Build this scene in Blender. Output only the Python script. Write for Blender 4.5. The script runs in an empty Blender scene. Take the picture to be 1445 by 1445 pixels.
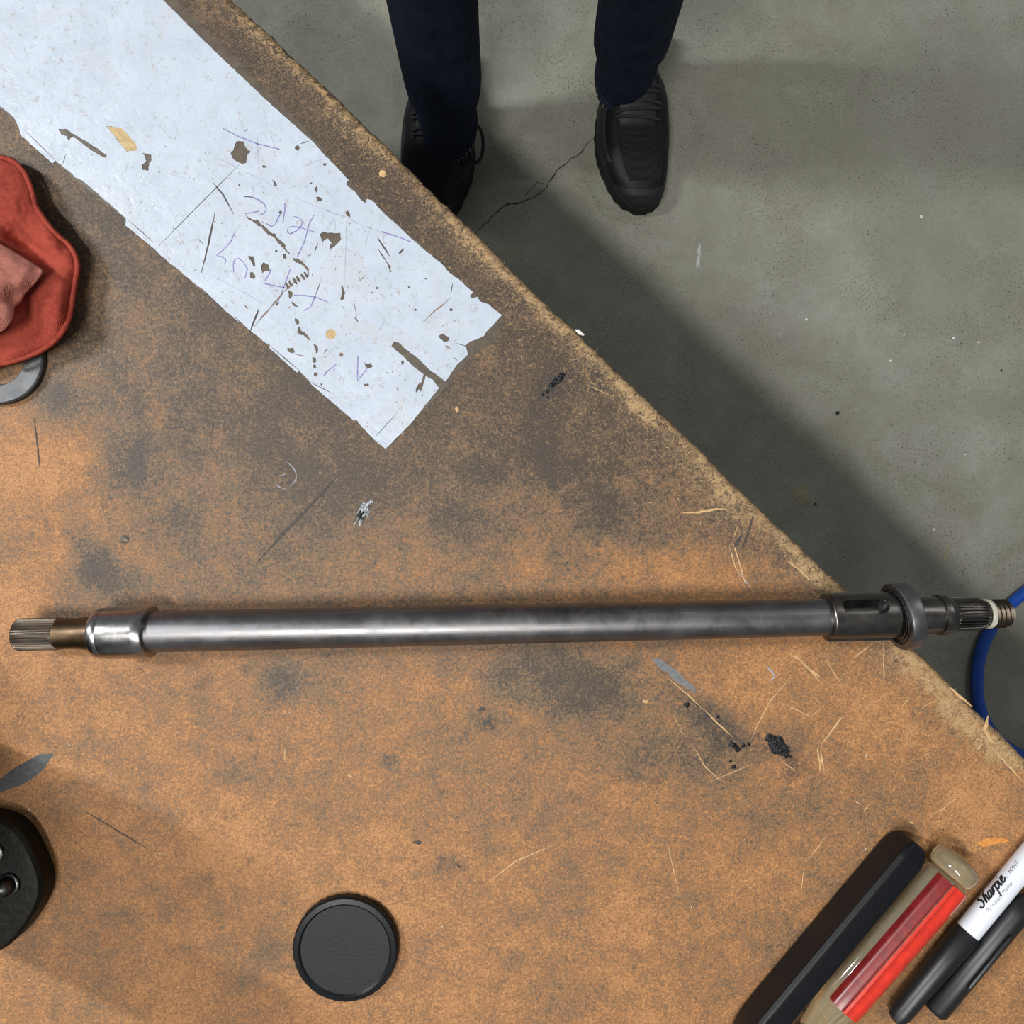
import bpy, bmesh, math, random
import numpy as np
from mathutils import Vector, Matrix, noise

# ------------------------------------------------------------------ camera, light, exposure
FPX = 1050.0; BENCH = 0.85; CAMZ = BENCH + 0.362
scn = bpy.context.scene
COL = scn.collection
cam_d = bpy.data.cameras.new('camera'); cam = bpy.data.objects.new('camera', cam_d); COL.objects.link(cam)
cam_d.sensor_width = 36.0; cam_d.lens = FPX / 1445.0 * 36.0; cam_d.clip_start = 0.02
cam.location = (0, 0, CAMZ); cam.rotation_euler = (0, 0, 0)
scn.camera = cam

world = bpy.data.worlds.new('world'); scn.world = world; world.use_nodes = True
bg = world.node_tree.nodes['Background']; bg.inputs[0].default_value = (0.93, 0.98, 1.0, 1); bg.inputs[1].default_value = 0.16

def area(name, loc, aim, sx, sy, power, color, spin=0.0):
    d = bpy.data.lights.new(name, 'AREA'); d.shape = 'RECTANGLE'; d.size = sx; d.size_y = sy
    d.energy = power; d.color = color
    o = bpy.data.objects.new(name, d); COL.objects.link(o); o.location = loc
    q = (Vector(aim) - Vector(loc)).to_track_quat('-Z', 'Y')
    o.rotation_euler = (q.to_matrix() @ Matrix.Rotation(spin, 3, 'Z')).to_euler()
    return o
# ceiling tubes of the workshop: one over the bench, one further off to the upper left; the far right lamp is added fill
area('ceiling_tube_over_bench', (-0.62, -0.62, 3.2), (0, 0, 0.8), 1.2, 0.11, 51, (1.0, 0.97, 0.91), math.radians(-1))
area('ceiling_tube_far_left', (-2.3, 0.80, 3.0), (0, 0, 0.8), 0.10, 0.8, 72, (0.95, 0.98, 1.0))
area('fill_light_far_right', (2.2, 1.9, 3.2), (0.3, 0.3, 0.3), 1.2, 0.2, 15, (1.0, 0.98, 0.94))
scn.view_settings.view_transform = 'Standard'
try: scn.view_settings.look = 'None'
except Exception: pass
scn.view_settings.gamma = 1.0; scn.view_settings.use_curve_mapping = False
scn.view_settings.exposure = 0.0

random.seed(7); rng = np.random.default_rng(11)
PI = math.pi

# ------------------------------------------------------------------ helpers
def P(px, py, z=BENCH):
    k = (CAMZ - z) / FPX
    return Vector(((px - 722.5) * k, -(py - 722.5) * k, z))
def link(name, me, mat=None, parent=None, smooth=False):
    o = bpy.data.objects.new(name, me); COL.objects.link(o)
    if mat: me.materials.append(mat)
    if parent: o.parent = parent
    if smooth:
        for p in me.polygons: p.use_smooth = True
    return o
def mesh(name, V, F, mat=None, parent=None, smooth=False):
    me = bpy.data.meshes.new(name); me.from_pydata([tuple(v) for v in V], [], F); me.update()
    return link(name, me, mat, parent, smooth)
def empty(name, loc, label, cat, group=None):
    o = bpy.data.objects.new(name, None); COL.objects.link(o); o.location = loc; o.empty_display_size = 0.02
    o['label'] = label; o['category'] = cat
    if group: o['group'] = group
    return o
def tag(o, label=None, cat=None, kind=None, group=None):
    if label: o['label'] = label
    if cat: o['category'] = cat
    if kind: o['kind'] = kind
    if group: o['group'] = group
    return o
def adopt(child, parent):
    child.parent = parent; child.matrix_parent_inverse = Matrix.Translation(-Vector(parent.location)); return child
def sharp(o, deg=35):
    me = o.data
    for p in me.polygons: p.use_smooth = True
    bm = bmesh.new(); bm.from_mesh(me)
    for e in bm.edges:
        if len(e.link_faces) == 2 and e.calc_face_angle(0) > math.radians(deg): e.smooth = False
    bm.to_mesh(me); bm.free(); return o

class NT:
    def __init__(s, name):
        s.m = bpy.data.materials.new(name); s.m.use_nodes = True; s.t = s.m.node_tree; s.n = s.t.nodes; s.l = s.t.links
        s.b = s.n['Principled BSDF']; s.co = s.n.new('ShaderNodeTexCoord')
    def set(s, **k):
        for a, v in k.items():
            s.b.inputs[a.replace('_', ' ')].default_value = v
        return s
    def noise(s, scale, detail=3, rough=0.5, dist=0.0, vec=None, out='Fac'):
        n = s.n.new('ShaderNodeTexNoise'); n.inputs['Scale'].default_value = scale; n.inputs['Detail'].default_value = detail
        n.inputs['Roughness'].default_value = rough; n.inputs['Distortion'].default_value = dist
        s.l.new(vec if vec is not None else s.co.outputs['Object'], n.inputs['Vector']); return n.outputs[out]
    def vor(s, scale, feat='F1', vec=None, rnd=1.0):
        n = s.n.new('ShaderNodeTexVoronoi'); n.feature = feat; n.inputs['Scale'].default_value = scale
        n.inputs['Randomness'].default_value = rnd
        s.l.new(vec if vec is not None else s.co.outputs['Object'], n.inputs['Vector']); return n.outputs['Distance']
    def mapping(s, scale=(1, 1, 1), rot=(0, 0, 0), src=None):
        n = s.n.new('ShaderNodeMapping'); n.inputs['Scale'].default_value = scale; n.inputs['Rotation'].default_value = rot
        s.l.new(src if src is not None else s.co.outputs['Object'], n.inputs['Vector']); return n.outputs[0]
    def ramp(s, fac, stops):
        n = s.n.new('ShaderNodeValToRGB'); e = n.color_ramp.elements
        while len(e) < len(stops): e.new(0.5)
        for i, (p, c) in enumerate(stops):
            e[i].position = p; e[i].color = (c, c, c, 1) if isinstance(c, (int, float)) else (*c, 1)
        s.l.new(fac, n.inputs[0]); return n.outputs[0]
    def mix(s, fac, a, b, mode='MIX'):
        n = s.n.new('ShaderNodeMix'); n.data_type = 'RGBA'; n.blend_type = mode
        for sock, v in ((n.inputs[0], fac), (n.inputs[6], a), (n.inputs[7], b)):
            if isinstance(v, (int, float)): sock.default_value = v
            elif isinstance(v, tuple): sock.default_value = (*v, 1)
            else: s.l.new(v, sock)
        return n.outputs[2]
    def math(s, op, a, b=0.0, clamp=False):
        n = s.n.new('ShaderNodeMath'); n.operation = op; n.use_clamp = clamp
        for i, v in enumerate((a, b)):
            if isinstance(v, (int, float)): n.inputs[i].default_value = v
            else: s.l.new(v, n.inputs[i])
        return n.outputs[0]
    def attr(s, name):
        n = s.n.new('ShaderNodeAttribute'); n.attribute_name = name; return n
    def sep(s, c):
        n = s.n.new('ShaderNodeSeparateColor'); s.l.new(c, n.inputs[0]); return n.outputs
    def to(s, sock, name): s.l.new(sock, s.b.inputs[name]); return s
    def bump(s, h, strength=0.3, dist=0.001):
        n = s.n.new('ShaderNodeBump'); n.inputs['Strength'].default_value = strength; n.inputs['Distance'].default_value = dist
        s.l.new(h, n.inputs['Height']); s.l.new(n.outputs[0], s.b.inputs['Normal']); return s

def simple(name, col, rough=0.5, metal=0.0, var=0.25, scale=300, bump=0.15, dist=0.0004, **k):
    t = NT(name); f = t.noise(scale, 4, 0.6)
    dark = tuple(c * (1 - var) for c in col); lite = tuple(min(1, c * (1 + var)) for c in col)
    t.to(t.ramp(f, [(0.3, dark), (0.7, lite)]), 'Base Color'); t.set(Roughness=rough, Metallic=metal, **k)
    if bump: t.bump(f, bump, dist)
    return t.m

# ------------------------------------------------------------------ materials
def mat_hardboard():
    t = NT('oiled_hardboard')
    a = t.attr('wear'); s = t.sep(a.outputs['Color']); dirt, pale, dark = s[0], s[1], s[2]
    big = t.noise(26, 4, 0.6); mid = t.noise(110, 5, 0.65, 0.4); fine = t.noise(620, 4, 0.7, 0.8); fine2 = t.noise(1100, 3, 0.7)
    d = t.math('ADD', t.math('ADD', t.math('MULTIPLY', dirt, 1.0), 0.09), t.math('MULTIPLY', t.math('SUBTRACT', big, 0.5), 0.8))
    d = t.math('ADD', d, t.math('MULTIPLY', t.math('SUBTRACT', mid, 0.5), 1.0))
    d = t.math('ADD', d, t.math('MULTIPLY', t.math('SUBTRACT', fine, 0.5), 1.9))
    base = t.ramp(d, [(0.0, (0.455, 0.218, 0.086)), (0.22, (0.335, 0.155, 0.060)), (0.45, (0.240, 0.128, 0.062)), (0.72, (0.142, 0.092, 0.056)), (1.0, (0.062, 0.045, 0.034))])
    # fibres: short curled pale strands
    w = t.noise(160, 3, 0.6, 2.2); fib = t.ramp(t.noise(420, 2, 0.5, 3.5), [(0.54, 0.0), (0.60, 1.0), (0.64, 0.0)])
    fibm = t.math('MULTIPLY', fib, t.math('ADD', t.math('MULTIPLY', w, 0.45), t.math('MULTIPLY', pale, 0.7)), True)
    base = t.mix(fibm, base, (0.50, 0.33, 0.165))
    # worn pale edge
    pe = t.math('MULTIPLY', pale, t.ramp(t.math('ADD', t.math('MULTIPLY', t.noise(240, 5, 0.75, 1.5), 0.8), t.math('MULTIPLY', pale, 0.25)), [(0.57, 0.0), (0.69, 1.0)]), True)
    base = t.mix(t.math('MULTIPLY', pe, 0.85), base, (0.47, 0.31, 0.155))
    # speckles
    sp = t.ramp(fine2, [(0.30, 1.0), (0.37, 0.0)])
    base = t.mix(t.math('MULTIPLY', sp, 0.45), base, (0.10, 0.065, 0.045))
    base = t.mix(1.0, base, t.ramp(fine2, [(0.35, 0.68), (0.65, 1.22)]), 'MULTIPLY')
    # dark stains
    dk = t.math('MULTIPLY', t.math('MULTIPLY', dark, t.ramp(fine, [(0.36, 0.25), (0.58, 1.0)])), t.math('ADD', 0.75, t.math('MULTIPLY', mid, 0.9)), True)
    base = t.mix(dk, base, (0.035, 0.033, 0.033))
    t.to(base, 'Base Color')
    t.to(t.ramp(t.math('ADD', t.math('MULTIPLY', mid, 0.5), t.math('MULTIPLY', dirt, 0.4)), [(0.2, 0.62), (0.8, 0.42)]), 'Roughness')
    t.bump(t.math('ADD', fine, t.math('MULTIPLY', mid, 0.6)), 0.35, 0.0006)
    t.b.inputs['Specular IOR Level'].default_value = 0.35
    return t.m
M = {}
M['board'] = mat_hardboard()
M['core'] = simple('chipboard_edge', (0.36, 0.24, 0.13), 0.8, scale=500)
M['steel_frame'] = simple('painted_steel_frame', (0.09, 0.10, 0.10), 0.5, 0.0)

def mat_sheet():
    t = NT('white_laminate'); n = t.noise(60, 5, 0.65, 0.6); sp = t.noise(330, 5, 0.75, 0.8)
    base = t.ramp(n, [(0.3, (0.45, 0.51, 0.60)), (0.7, (0.53, 0.59, 0.69))])
    m = t.ramp(sp, [(0.57, 0.0), (0.68, 1.0)])
    base = t.mix(t.math('MULTIPLY', m, 0.65), base, (0.33, 0.24, 0.17))
    m2 = t.ramp(t.noise(28, 4, 0.7, 1.0), [(0.55, 0.0), (0.8, 0.6)])
    base = t.mix(m2, base, (0.50, 0.47, 0.42))
    # faint long scratches
    v = t.mapping((40, 600, 1), (0, 0, math.radians(38))); sc = t.ramp(t.noise(1.5, 4, 0.7, 0.2, v), [(0.68, 0.0), (0.72, 0.5)])
    base = t.mix(t.math('MULTIPLY', sc, 0.4), base, (0.45, 0.42, 0.42))
    t.to(base, 'Base Color'); t.set(Roughness=0.33)
    t.bump(t.math('ADD', t.noise(240, 4, 0.6, 0.5), t.math('MULTIPLY', n, 1.4)), 0.28, 0.0008); return t.m
M['sheet'] = mat_sheet()
M['glue'] = simple('old_brown_glue', (0.098, 0.078, 0.058), 0.42, scale=240, var=0.3, bump=0.3)
M['strand'] = simple('dull_tan_strands', (0.43, 0.275, 0.135), 0.8, scale=500, var=0.35)
M['tan_plug'] = simple('tan_board', (0.47, 0.34, 0.17), 0.6, scale=400)
M['torn'] = simple('torn_brown_paper', (0.20, 0.125, 0.09), 0.8, scale=600, var=0.4)
M['ink'] = simple('violet_pen_ink', (0.20, 0.17, 0.40), 0.5, scale=900, var=0.35, bump=0)
M['ink_grey'] = simple('grey_pencil', (0.36, 0.38, 0.47), 0.5, scale=900, var=0.3, bump=0)
M['scratch_dark'] = simple('dark_scratch', (0.055, 0.045, 0.04), 0.7, scale=700, var=0.4, bump=0)
M['fibre'] = simple('pale_torn_fibre', (0.55, 0.35, 0.17), 0.8, scale=500, var=0.22)
M['tar'] = simple('black_tar', (0.010, 0.011, 0.014), 0.28, scale=900, var=0.5, bump=0.8, dist=0.0012)
M['greysmear'] = simple('grey_smear', (0.058, 0.062, 0.070), 0.5, scale=500, var=0.35)
M['silver'] = simple('silver_flake', (0.42, 0.44, 0.47), 0.32, 0.8, scale=900, var=0.5, bump=0.8, dist=0.001)
M['orange_mark'] = simple('orange_crayon', (0.60, 0.24, 0.05), 0.7, scale=700, var=0.3)
M['blue_stain'] = simple('dull_blue_stain', (0.155, 0.16, 0.165), 0.6, scale=600, var=0.35)
M['white_fleck'] = simple('white_fleck', (0.80, 0.78, 0.74), 0.6, scale=700, var=0.1)

def mat_steel(name, c0, c1, r0=0.25, r1=0.42, rust=0.0, axis_scale=(14, 400, 400)):
    t = NT(name); v = t.mapping(axis_scale); s = t.noise(1.0, 5, 0.65, 0.1, v); b = t.noise(70, 5, 0.7, 0.5)
    f = t.math('ADD', t.math('MULTIPLY', s, 0.6), t.math('MULTIPLY', b, 0.4))
    base = t.ramp(f, [(0.32, c0), (0.68, c1)])
    if rust:
        base = t.mix(t.math('MULTIPLY', t.ramp(t.noise(120, 5, 0.7, 0.4), [(0.42, 0.0), (0.66, 1.0)]), rust), base, (0.16, 0.085, 0.04))
    t.to(base, 'Base Color'); t.set(Metallic=1.0)
    t.to(t.ramp(b, [(0.3, r0), (0.7, r1)]), 'Roughness')
    t.bump(t.math('ADD', s, t.math('MULTIPLY', b, 0.5)), 0.12, 0.0003); return t.m
M['shaft'] = mat_steel('brushed_steel', (0.155, 0.155, 0.162), (0.26, 0.26, 0.272), 0.34, 0.50, 0.12)
M['polished'] = mat_steel('polished_steel', (0.33, 0.325, 0.325), (0.46, 0.455, 0.46), 0.20, 0.32, 0.12, (200, 120, 120))
M['oily'] = mat_steel('brown_oiled_steel', (0.060, 0.042, 0.026), (0.125, 0.090, 0.058), 0.36, 0.5, 0.4, (60, 60, 60))
M['spline'] = mat_steel('dull_spline_steel', (0.062, 0.052, 0.042), (0.135, 0.115, 0.095), 0.35, 0.5, 0.25, (60, 60, 60))
M['darksteel'] = mat_steel('dark_oiled_steel', (0.085, 0.082, 0.078), (0.19, 0.185, 0.18), 0.25, 0.42, 0.15, (60, 120, 120))
M['bearing'] = mat_steel('bearing_steel', (0.15, 0.15, 0.158), (0.25, 0.25, 0.265), 0.35, 0.5, 0.0, (120, 120, 120))
M['seal'] = simple('black_seal', (0.008, 0.008, 0.008), 0.25, scale=500)
M['paste'] = simple('dried_white_thread_paste', (0.42, 0.41, 0.34), 0.75, scale=500, var=0.3, bump=0.5)
M['washer'] = mat_steel('washer_steel', (0.05, 0.054, 0.058), (0.12, 0.126, 0.132), 0.42, 0.6, 0.1, (90, 90, 90))

def mat_cloth(name, c0, c1):
    t = NT(name); n = t.noise(45, 5, 0.6, 0.3); f = t.noise(900, 3, 0.7)
    w = t.n.new('ShaderNodeTexWave'); w.inputs['Scale'].default_value = 900; w.inputs['Distortion'].default_value = 1.5; w.inputs['Detail'].default_value = 2
    t.l.new(t.mapping((1, 1, 1), (0, 0, 0.5)), w.inputs['Vector'])
    g = t.math('ADD', t.math('MULTIPLY', t.noise(430, 4, 0.75), 0.9), t.math('MULTIPLY', w.outputs['Fac'], 0.35))
    base = t.ramp(t.math('ADD', t.math('MULTIPLY', n, 0.6), t.math('MULTIPLY', g, 0.6)), [(0.45, c0), (0.85, c1)])
    t.to(base, 'Base Color'); t.set(Roughness=0.95); t.b.inputs['Specular IOR Level'].default_value = 0.15
    t.bump(g, 0.7, 0.0008); return t.m
M['rag'] = mat_cloth('red_shop_cloth', (0.22, 0.028, 0.020), (0.50, 0.095, 0.062))
M['rag_pale'] = mat_cloth('faded_red_cloth', (0.28, 0.090, 0.07), (0.56, 0.23, 0.18))
M['denim'] = mat_cloth('dark_denim', (0.006, 0.009, 0.020), (0.022, 0.031, 0.060))
M['shirt'] = mat_cloth('grey_shirt', (0.05, 0.055, 0.06), (0.09, 0.095, 0.10))
M['shoe'] = simple('black_leather', (0.006, 0.0065, 0.008), 0.5, scale=500, bump=0.4)
M['shoe_panel'] = simple('charcoal_overlay', (0.018, 0.020, 0.023), 0.5, scale=500, bump=0.3)
def mat_knit():
    t = NT('black_mesh_knit'); b = t.vor(420, rnd=0.15); t.to(t.ramp(b, [(0.2, (0.003, 0.003, 0.004)), (0.6, (0.013, 0.014, 0.016))]), 'Base Color'); t.set(Roughness=0.8); t.bump(b, 0.8, 0.001); return t.m
M['knit'] = mat_knit()
M['sole'] = simple('black_rubber_sole', (0.009, 0.0095, 0.011), 0.7, scale=300)
M['lace'] = simple('dark_lace', (0.020, 0.021, 0.024), 0.8, scale=900)
for k_ in ('shoe', 'shoe_panel', 'sole', 'knit'): M[k_].node_tree.nodes['Principled BSDF'].inputs['Specular IOR Level'].default_value = 0.25
M['thread'] = simple('pale_stitching', (0.20, 0.19, 0.17), 0.8, scale=900)
M['skin'] = simple('skin', (0.52, 0.30, 0.21), 0.55, scale=80, var=0.06, bump=0.05)
M['hair'] = simple('brown_hair', (0.05, 0.03, 0.02), 0.6, scale=400, var=0.4, bump=0.5, dist=0.002)
M['eye'] = simple('eye_white', (0.75, 0.74, 0.72), 0.2, scale=50, var=0.02, bump=0)
M['iris'] = simple('dark_iris', (0.04, 0.025, 0.015), 0.2, scale=50, bump=0)
M['lip'] = simple('lip', (0.42, 0.17, 0.14), 0.5, scale=80, var=0.05, bump=0)
M['hose'] = simple('blue_air_hose', (0.008, 0.075, 0.42), 0.3, scale=60, var=0.15, bump=0.05)
M['blackplastic'] = simple('smooth_black_plastic', (0.004, 0.005, 0.007), 0.42, scale=700, var=0.4, bump=0.25, dist=0.0002)
M['blackplastic'].node_tree.nodes['Principled BSDF'].inputs['Specular IOR Level'].default_value = 0.3
M['facet'] = simple('lit_black_plastic', (0.030, 0.036, 0.052), 0.45, scale=700, var=0.3, bump=0.25, dist=0.0002)  # unused copy of the black plastic, paler and bluer like its lit top facet
def mat_clear():
    t = NT('clear_amber_plastic'); t.set(Roughness=0.07, IOR=1.45); t.b.inputs['Transmission Weight'].default_value = 0.85
    n = t.noise(90, 3, 0.5); t.to(t.ramp(n, [(0.3, (0.86, 0.77, 0.50)), (0.7, (0.93, 0.87, 0.66))]), 'Base Color'); return t.m
M['clear'] = mat_clear()
M['redplastic'] = simple('red_plastic', (0.62, 0.035, 0.02), 0.25, scale=200, var=0.15, bump=0.05)
M['darkred'] = simple('dull_red_plastic', (0.20, 0.016, 0.016), 0.3, scale=200, var=0.25, bump=0.1)
M['barrel'] = simple('white_marker_plastic', (0.70, 0.74, 0.82), 0.3, scale=100, var=0.03, bump=0.0)
M['print'] = simple('black_print', (0.010, 0.010, 0.012), 0.4, scale=100, bump=0)
M['greyprint'] = simple('grey_print', (0.17, 0.18, 0.21), 0.4, scale=100, bump=0)
M['casting'] = simple('black_greasy_casting', (0.006, 0.0055, 0.0035), 0.5, 0.0, scale=160, var=0.6, bump=0.5, dist=0.001)
M['casting'].node_tree.nodes['Principled BSDF'].inputs['Specular IOR Level'].default_value = 0.18
M['bolt'] = simple('bolt_steel', (0.07, 0.07, 0.07), 0.3, 0.9, scale=300, var=0.4)

def mat_floor():
    t = NT('polished_concrete'); a = t.noise(2.2, 5, 0.6, 0.3); b = t.noise(14, 6, 0.65, 0.5); c = t.noise(120, 4, 0.7); d = t.noise(330, 3, 0.7, 0.4)
    f = t.math('ADD', t.math('MULTIPLY', a, 0.45), t.math('ADD', t.math('MULTIPLY', b, 0.38), t.math('MULTIPLY', c, 0.17)))
    base = t.ramp(f, [(0.34, (0.190, 0.187, 0.138)), (0.5, (0.275, 0.272, 0.220)), (0.66, (0.37, 0.37, 0.325))])
    tint = t.ramp(t.noise(5, 4, 0.6), [(0.4, 0.0), (0.7, 0.35)]); base = t.mix(tint, base, (0.20, 0.185, 0.162))
    sp = t.ramp(d, [(0.35, 1.0), (0.44, 0.0)]); msk = t.ramp(t.noise(8, 4, 0.6), [(0.4, 0.25), (0.65, 1.0)])
    base = t.mix(t.math('MULTIPLY', t.math('MULTIPLY', sp, msk), 1.0), base, (0.045, 0.043, 0.036))
    v = t.ramp(t.vor(34), [(0.035, 1.0), (0.07, 0.0)]); base = t.mix(t.math('MULTIPLY', v, 0.45), base, (0.05, 0.045, 0.035))
    t.to(base, 'Base Color'); t.to(t.ramp(b, [(0.3, 0.38), (0.7, 0.6)]), 'Roughness'); t.bump(c, 0.12, 0.001); return t.m
M['floor'] = mat_floor()
M['crack'] = simple('crack_dark', (0.022, 0.021, 0.018), 0.9, scale=300, bump=0)
M['beige_spot'] = simple('dried_beige_spill', (0.33, 0.29, 0.19), 0.7, scale=200)
M['chalk'] = simple('chalk_scuff', (0.42, 0.44, 0.43), 0.8, scale=200, var=0.3)

# ------------------------------------------------------------------ flat-mark helpers
class Marks:
    """collects ribbons / blobs lying on a surface of height z"""
    def __init__(s): s.V = []; s.F = []
    def ribbon(s, pts, w, z, rise=0.0, taper=True, jitter=0.0, world=False):
        # pts in pixels on plane z, w in pixels
        k = (CAMZ - z) / FPX
        q = [Vector(p[:2]) if world else P(p[0], p[1], z).to_2d() for p in pts]
        # resample
        out = []
        for i in range(len(q) - 1):
            n = max(1, int((q[i + 1] - q[i]).length / (0.0022 if jitter or len(q) < 3 else 0.0012)))
            for j in range(n): out.append(q[i].lerp(q[i + 1], j / n))
        out.append(q[-1]); n = len(out)
        if n < 3: out = [q[0], q[0].lerp(q[-1], .5), q[-1]]; n = 3
        b = len(s.V)
        for i, p in enumerate(out):
            d = (out[min(i + 1, n - 1)] - out[max(i - 1, 0)]); d = d.normalized() if d.length else Vector((1, 0)); nn = Vector((-d.y, d.x))
            f = 1.0
            if taper: f = min(1.0, 0.25 + 2.5 * min(i, n - 1 - i) / (n - 1))
            hw = w * k * 0.5 * f * (1 + random.uniform(-jitter, jitter))
            c = p + nn * (w * k * random.uniform(-jitter, jitter) * 0.5)
            s.V += [(c.x - nn.x * hw, c.y - nn.y * hw, z), (c.x, c.y, z + rise), (c.x + nn.x * hw, c.y + nn.y * hw, z)]
        for i in range(n - 1):
            a = b + 3 * i
            s.F += [(a, a + 3, a + 4, a + 1), (a + 1, a + 4, a + 5, a + 2)]
    def blob(s, px, py, rx, ry, ang, z, h, seed=0, rag=0.25, rings=4, seg=22, bumpy=0.4):
        k = (CAMZ - z) / FPX; c = P(px, py, z); b = len(s.V); ca, sa = math.cos(ang), math.sin(ang)
        s.V.append((c.x, c.y, z + h))
        for r in range(1, rings + 1):
            t = r / rings
            for i in range(seg):
                a = 2 * PI * i / seg
                m = 1 + rag * noise.noise(Vector((math.cos(a) * 1.6 + seed * 3.1, math.sin(a) * 1.6, seed))) * 2
                x = rx * t * m * math.cos(a); y = ry * t * m * math.sin(a)
                X = (x * ca + y * sa) * k; Y = -(-x * sa + y * ca) * k
                X, Y = (x * ca - y * sa) * k, -(x * sa + y * ca) * k
                hh = h * (1 - t * t) * (1 + bumpy * noise.noise(Vector((X * 900, Y * 900, seed))) * 2) if r < rings else 0
                s.V.append((c.x + X, c.y + Y, z + max(hh, 0)))
        for i in range(seg):
            j = (i + 1) % seg
            s.F.append((b, b + 1 + j, b + 1 + i))
            for r in range(rings - 1):
                o = b + 1 + r * seg
                s.F.append((o + i, o + j, o + seg + j, o + seg + i))
    def build(s, name, mat, parent=None, smooth=True):
        o = mesh(name, s.V, s.F, mat, None, smooth)
        if parent: adopt(o, parent)
        bm = bmesh.new(); bm.from_mesh(o.data); bmesh.ops.recalc_face_normals(bm, faces=bm.faces)
        up = sum(f.normal.z for f in bm.faces)
        if up < 0: bmesh.ops.reverse_faces(bm, faces=bm.faces)
        bm.to_mesh(o.data); bm.free(); return o

def filled(name, outer, holes, z0, thick, mat, world=False):
    """a flat sheet with holes cut through it, outline in pixels at height z0"""
    from mathutils.geometry import delaunay_2d_cdt
    polys = [[(Vector((p[0], p[1])) if world else P(p[0], p[1], z0).to_2d()) * 1000.0 for p in poly] for poly in [outer] + holes]
    co = []; ed = []
    for q in polys:
        b = len(co); n = len(q); co += q; ed += [(b + i, b + (i + 1) % n) for i in range(n)]
    vs_, es_, fs_, _, _, _ = delaunay_2d_cdt(co, ed, [], 0, 1e-5)
    arr = [np.array([tuple(v) for v in q]) for q in polys]
    def inp(q, x, y):
        x0, y0 = q[:, 0], q[:, 1]; x1, y1 = np.roll(x0, -1), np.roll(y0, -1)
        with np.errstate(divide='ignore', invalid='ignore'):
            c_ = ((y0 > y) != (y1 > y)) & (x < (x1 - x0) * (y - y0) / (y1 - y0) + x0)
        return bool(c_.sum() % 2)
    keep = []
    for f in fs_:
        cx = sum(vs_[i].x for i in f) / len(f); cy = sum(vs_[i].y for i in f) / len(f)
        if inp(arr[0], cx, cy) and not any(inp(h, cx, cy) for h in arr[1:]): keep.append(tuple(f))
    n = len(vs_); V = [(v.x / 1000, v.y / 1000, z0 + thick) for v in vs_] + [(v.x / 1000, v.y / 1000, z0) for v in vs_]
    cnt_ = {}
    for f in keep:
        for i in range(len(f)):
            e = (f[i], f[(i + 1) % len(f)]); cnt_[e] = 1
    F = list(keep)
    for (i, j) in cnt_:
        if (j, i) not in cnt_: F.append((j, i, i + n, j + n))
    used = sorted({i for f in F for i in f}); rm = {o_: i for i, o_ in enumerate(used)}
    return mesh(name, [V[i] for i in used], [tuple(rm[i] for i in f) for f in F], mat)

def rough_poly(pts, amp, step, seed=0):
    """subdivide a pixel polygon and make its edge ragged"""
    r = random.Random(seed); out = []
    n = len(pts)
    for i in range(n):
        a = Vector(pts[i]); b = Vector(pts[(i + 1) % n]); L = (b - a).length; m = max(1, int(L / step)); d = (b - a) / max(L, 1e-6); nn = Vector((-d.y, d.x))
        for j in range(m):
            p = a.lerp(b, j / m)
            if j: p = p + nn * r.uniform(-amp, amp)
            out.append((p.x, p.y))
    return out
def Z1(p): return (p[0] / 4.014, 180 + p[1] / 4.014)
def Z2(p): return (300 + p[0] / 3.44, 180 + p[1] / 3.44)
def Z4(p): return (300 + p[0] / 7.225, 260 + p[1] / 7.225)
def Z8(p): return (360 + p[0] / 5.56, 380 + p[1] / 5.56)
def ZT(p): return (860 + p[0] / 4.817, 880 + p[1] / 4.817)
def Z5(p): return (1120 + p[0] / 4.446, 780 + p[1] / 4.446)

# ------------------------------------------------------------------ floor
fl = mesh('floor', [(-3.5, -3.5, 0), (3.5, -3.5, 0), (3.5, 3.5, 0), (-3.5, 3.5, 0)], [(0, 1, 2, 3)], M['floor']); fl['kind'] = 'structure'
Zc = lambda L: [(540 + x / 3.44, 170 + y / 3.44) for x, y in L]
c = Marks()
c.ribbon(Zc([(1130, 20), (1035, 80), (1005, 100), (980, 130), (965, 155), (930, 180), (915, 182), (890, 210), (860, 230), (840, 250), (830, 272), (805, 300), (798, 325), (760, 355), (735, 372), (700, 385), (670, 398), (640, 405), (610, 405), (585, 418), (560, 440), (530, 465), (515, 490), (490, 505), (465, 535), (400, 600), (350, 620)]), 1.5, 0.0004, 0, True, 0.45)
c.ribbon(Zc([(798, 310), (750, 300), (715, 335), (695, 360), (690, 385)]), 0.9, 0.0004, 0, True, 0.4)
tag(adopt(c.build('crack', M['crack']), fl), 'thin dark hairline crack')
c = Marks(); c.blob(1132, 697, 11, 13, 0.2, 0.0003, 0.0005, 3, 0.4); c.build('beige_stain', M['beige_spot'], fl)
c = Marks(); c.blob(1336, 782, 4, 10, 0.35, 0.0003, 0.0010, 8, 0.4); c.build('beige_stain', M['beige_spot'], fl)
c = Marks(); c.blob(986, 362, 2.6, 17, 0.12, 0.0003, 0.0003, 5, 0.5); c.build('chalk_scuff', M['chalk'], fl)
c = Marks()
for px, py, r in ((1182, 583, 3), (1182, 584, 2), (1151, 712, 2.3), (1413, 523, 1.7), (1096, 500, 1), (1300, 305, 0)):
    if r: c.blob(px, py, r, r, 0, 0.0003, 0.0004, px, 0.3, 2, 10)
tag(c.build('dark_speck', M['crack'], fl), kind='stuff')
c = Marks()
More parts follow.
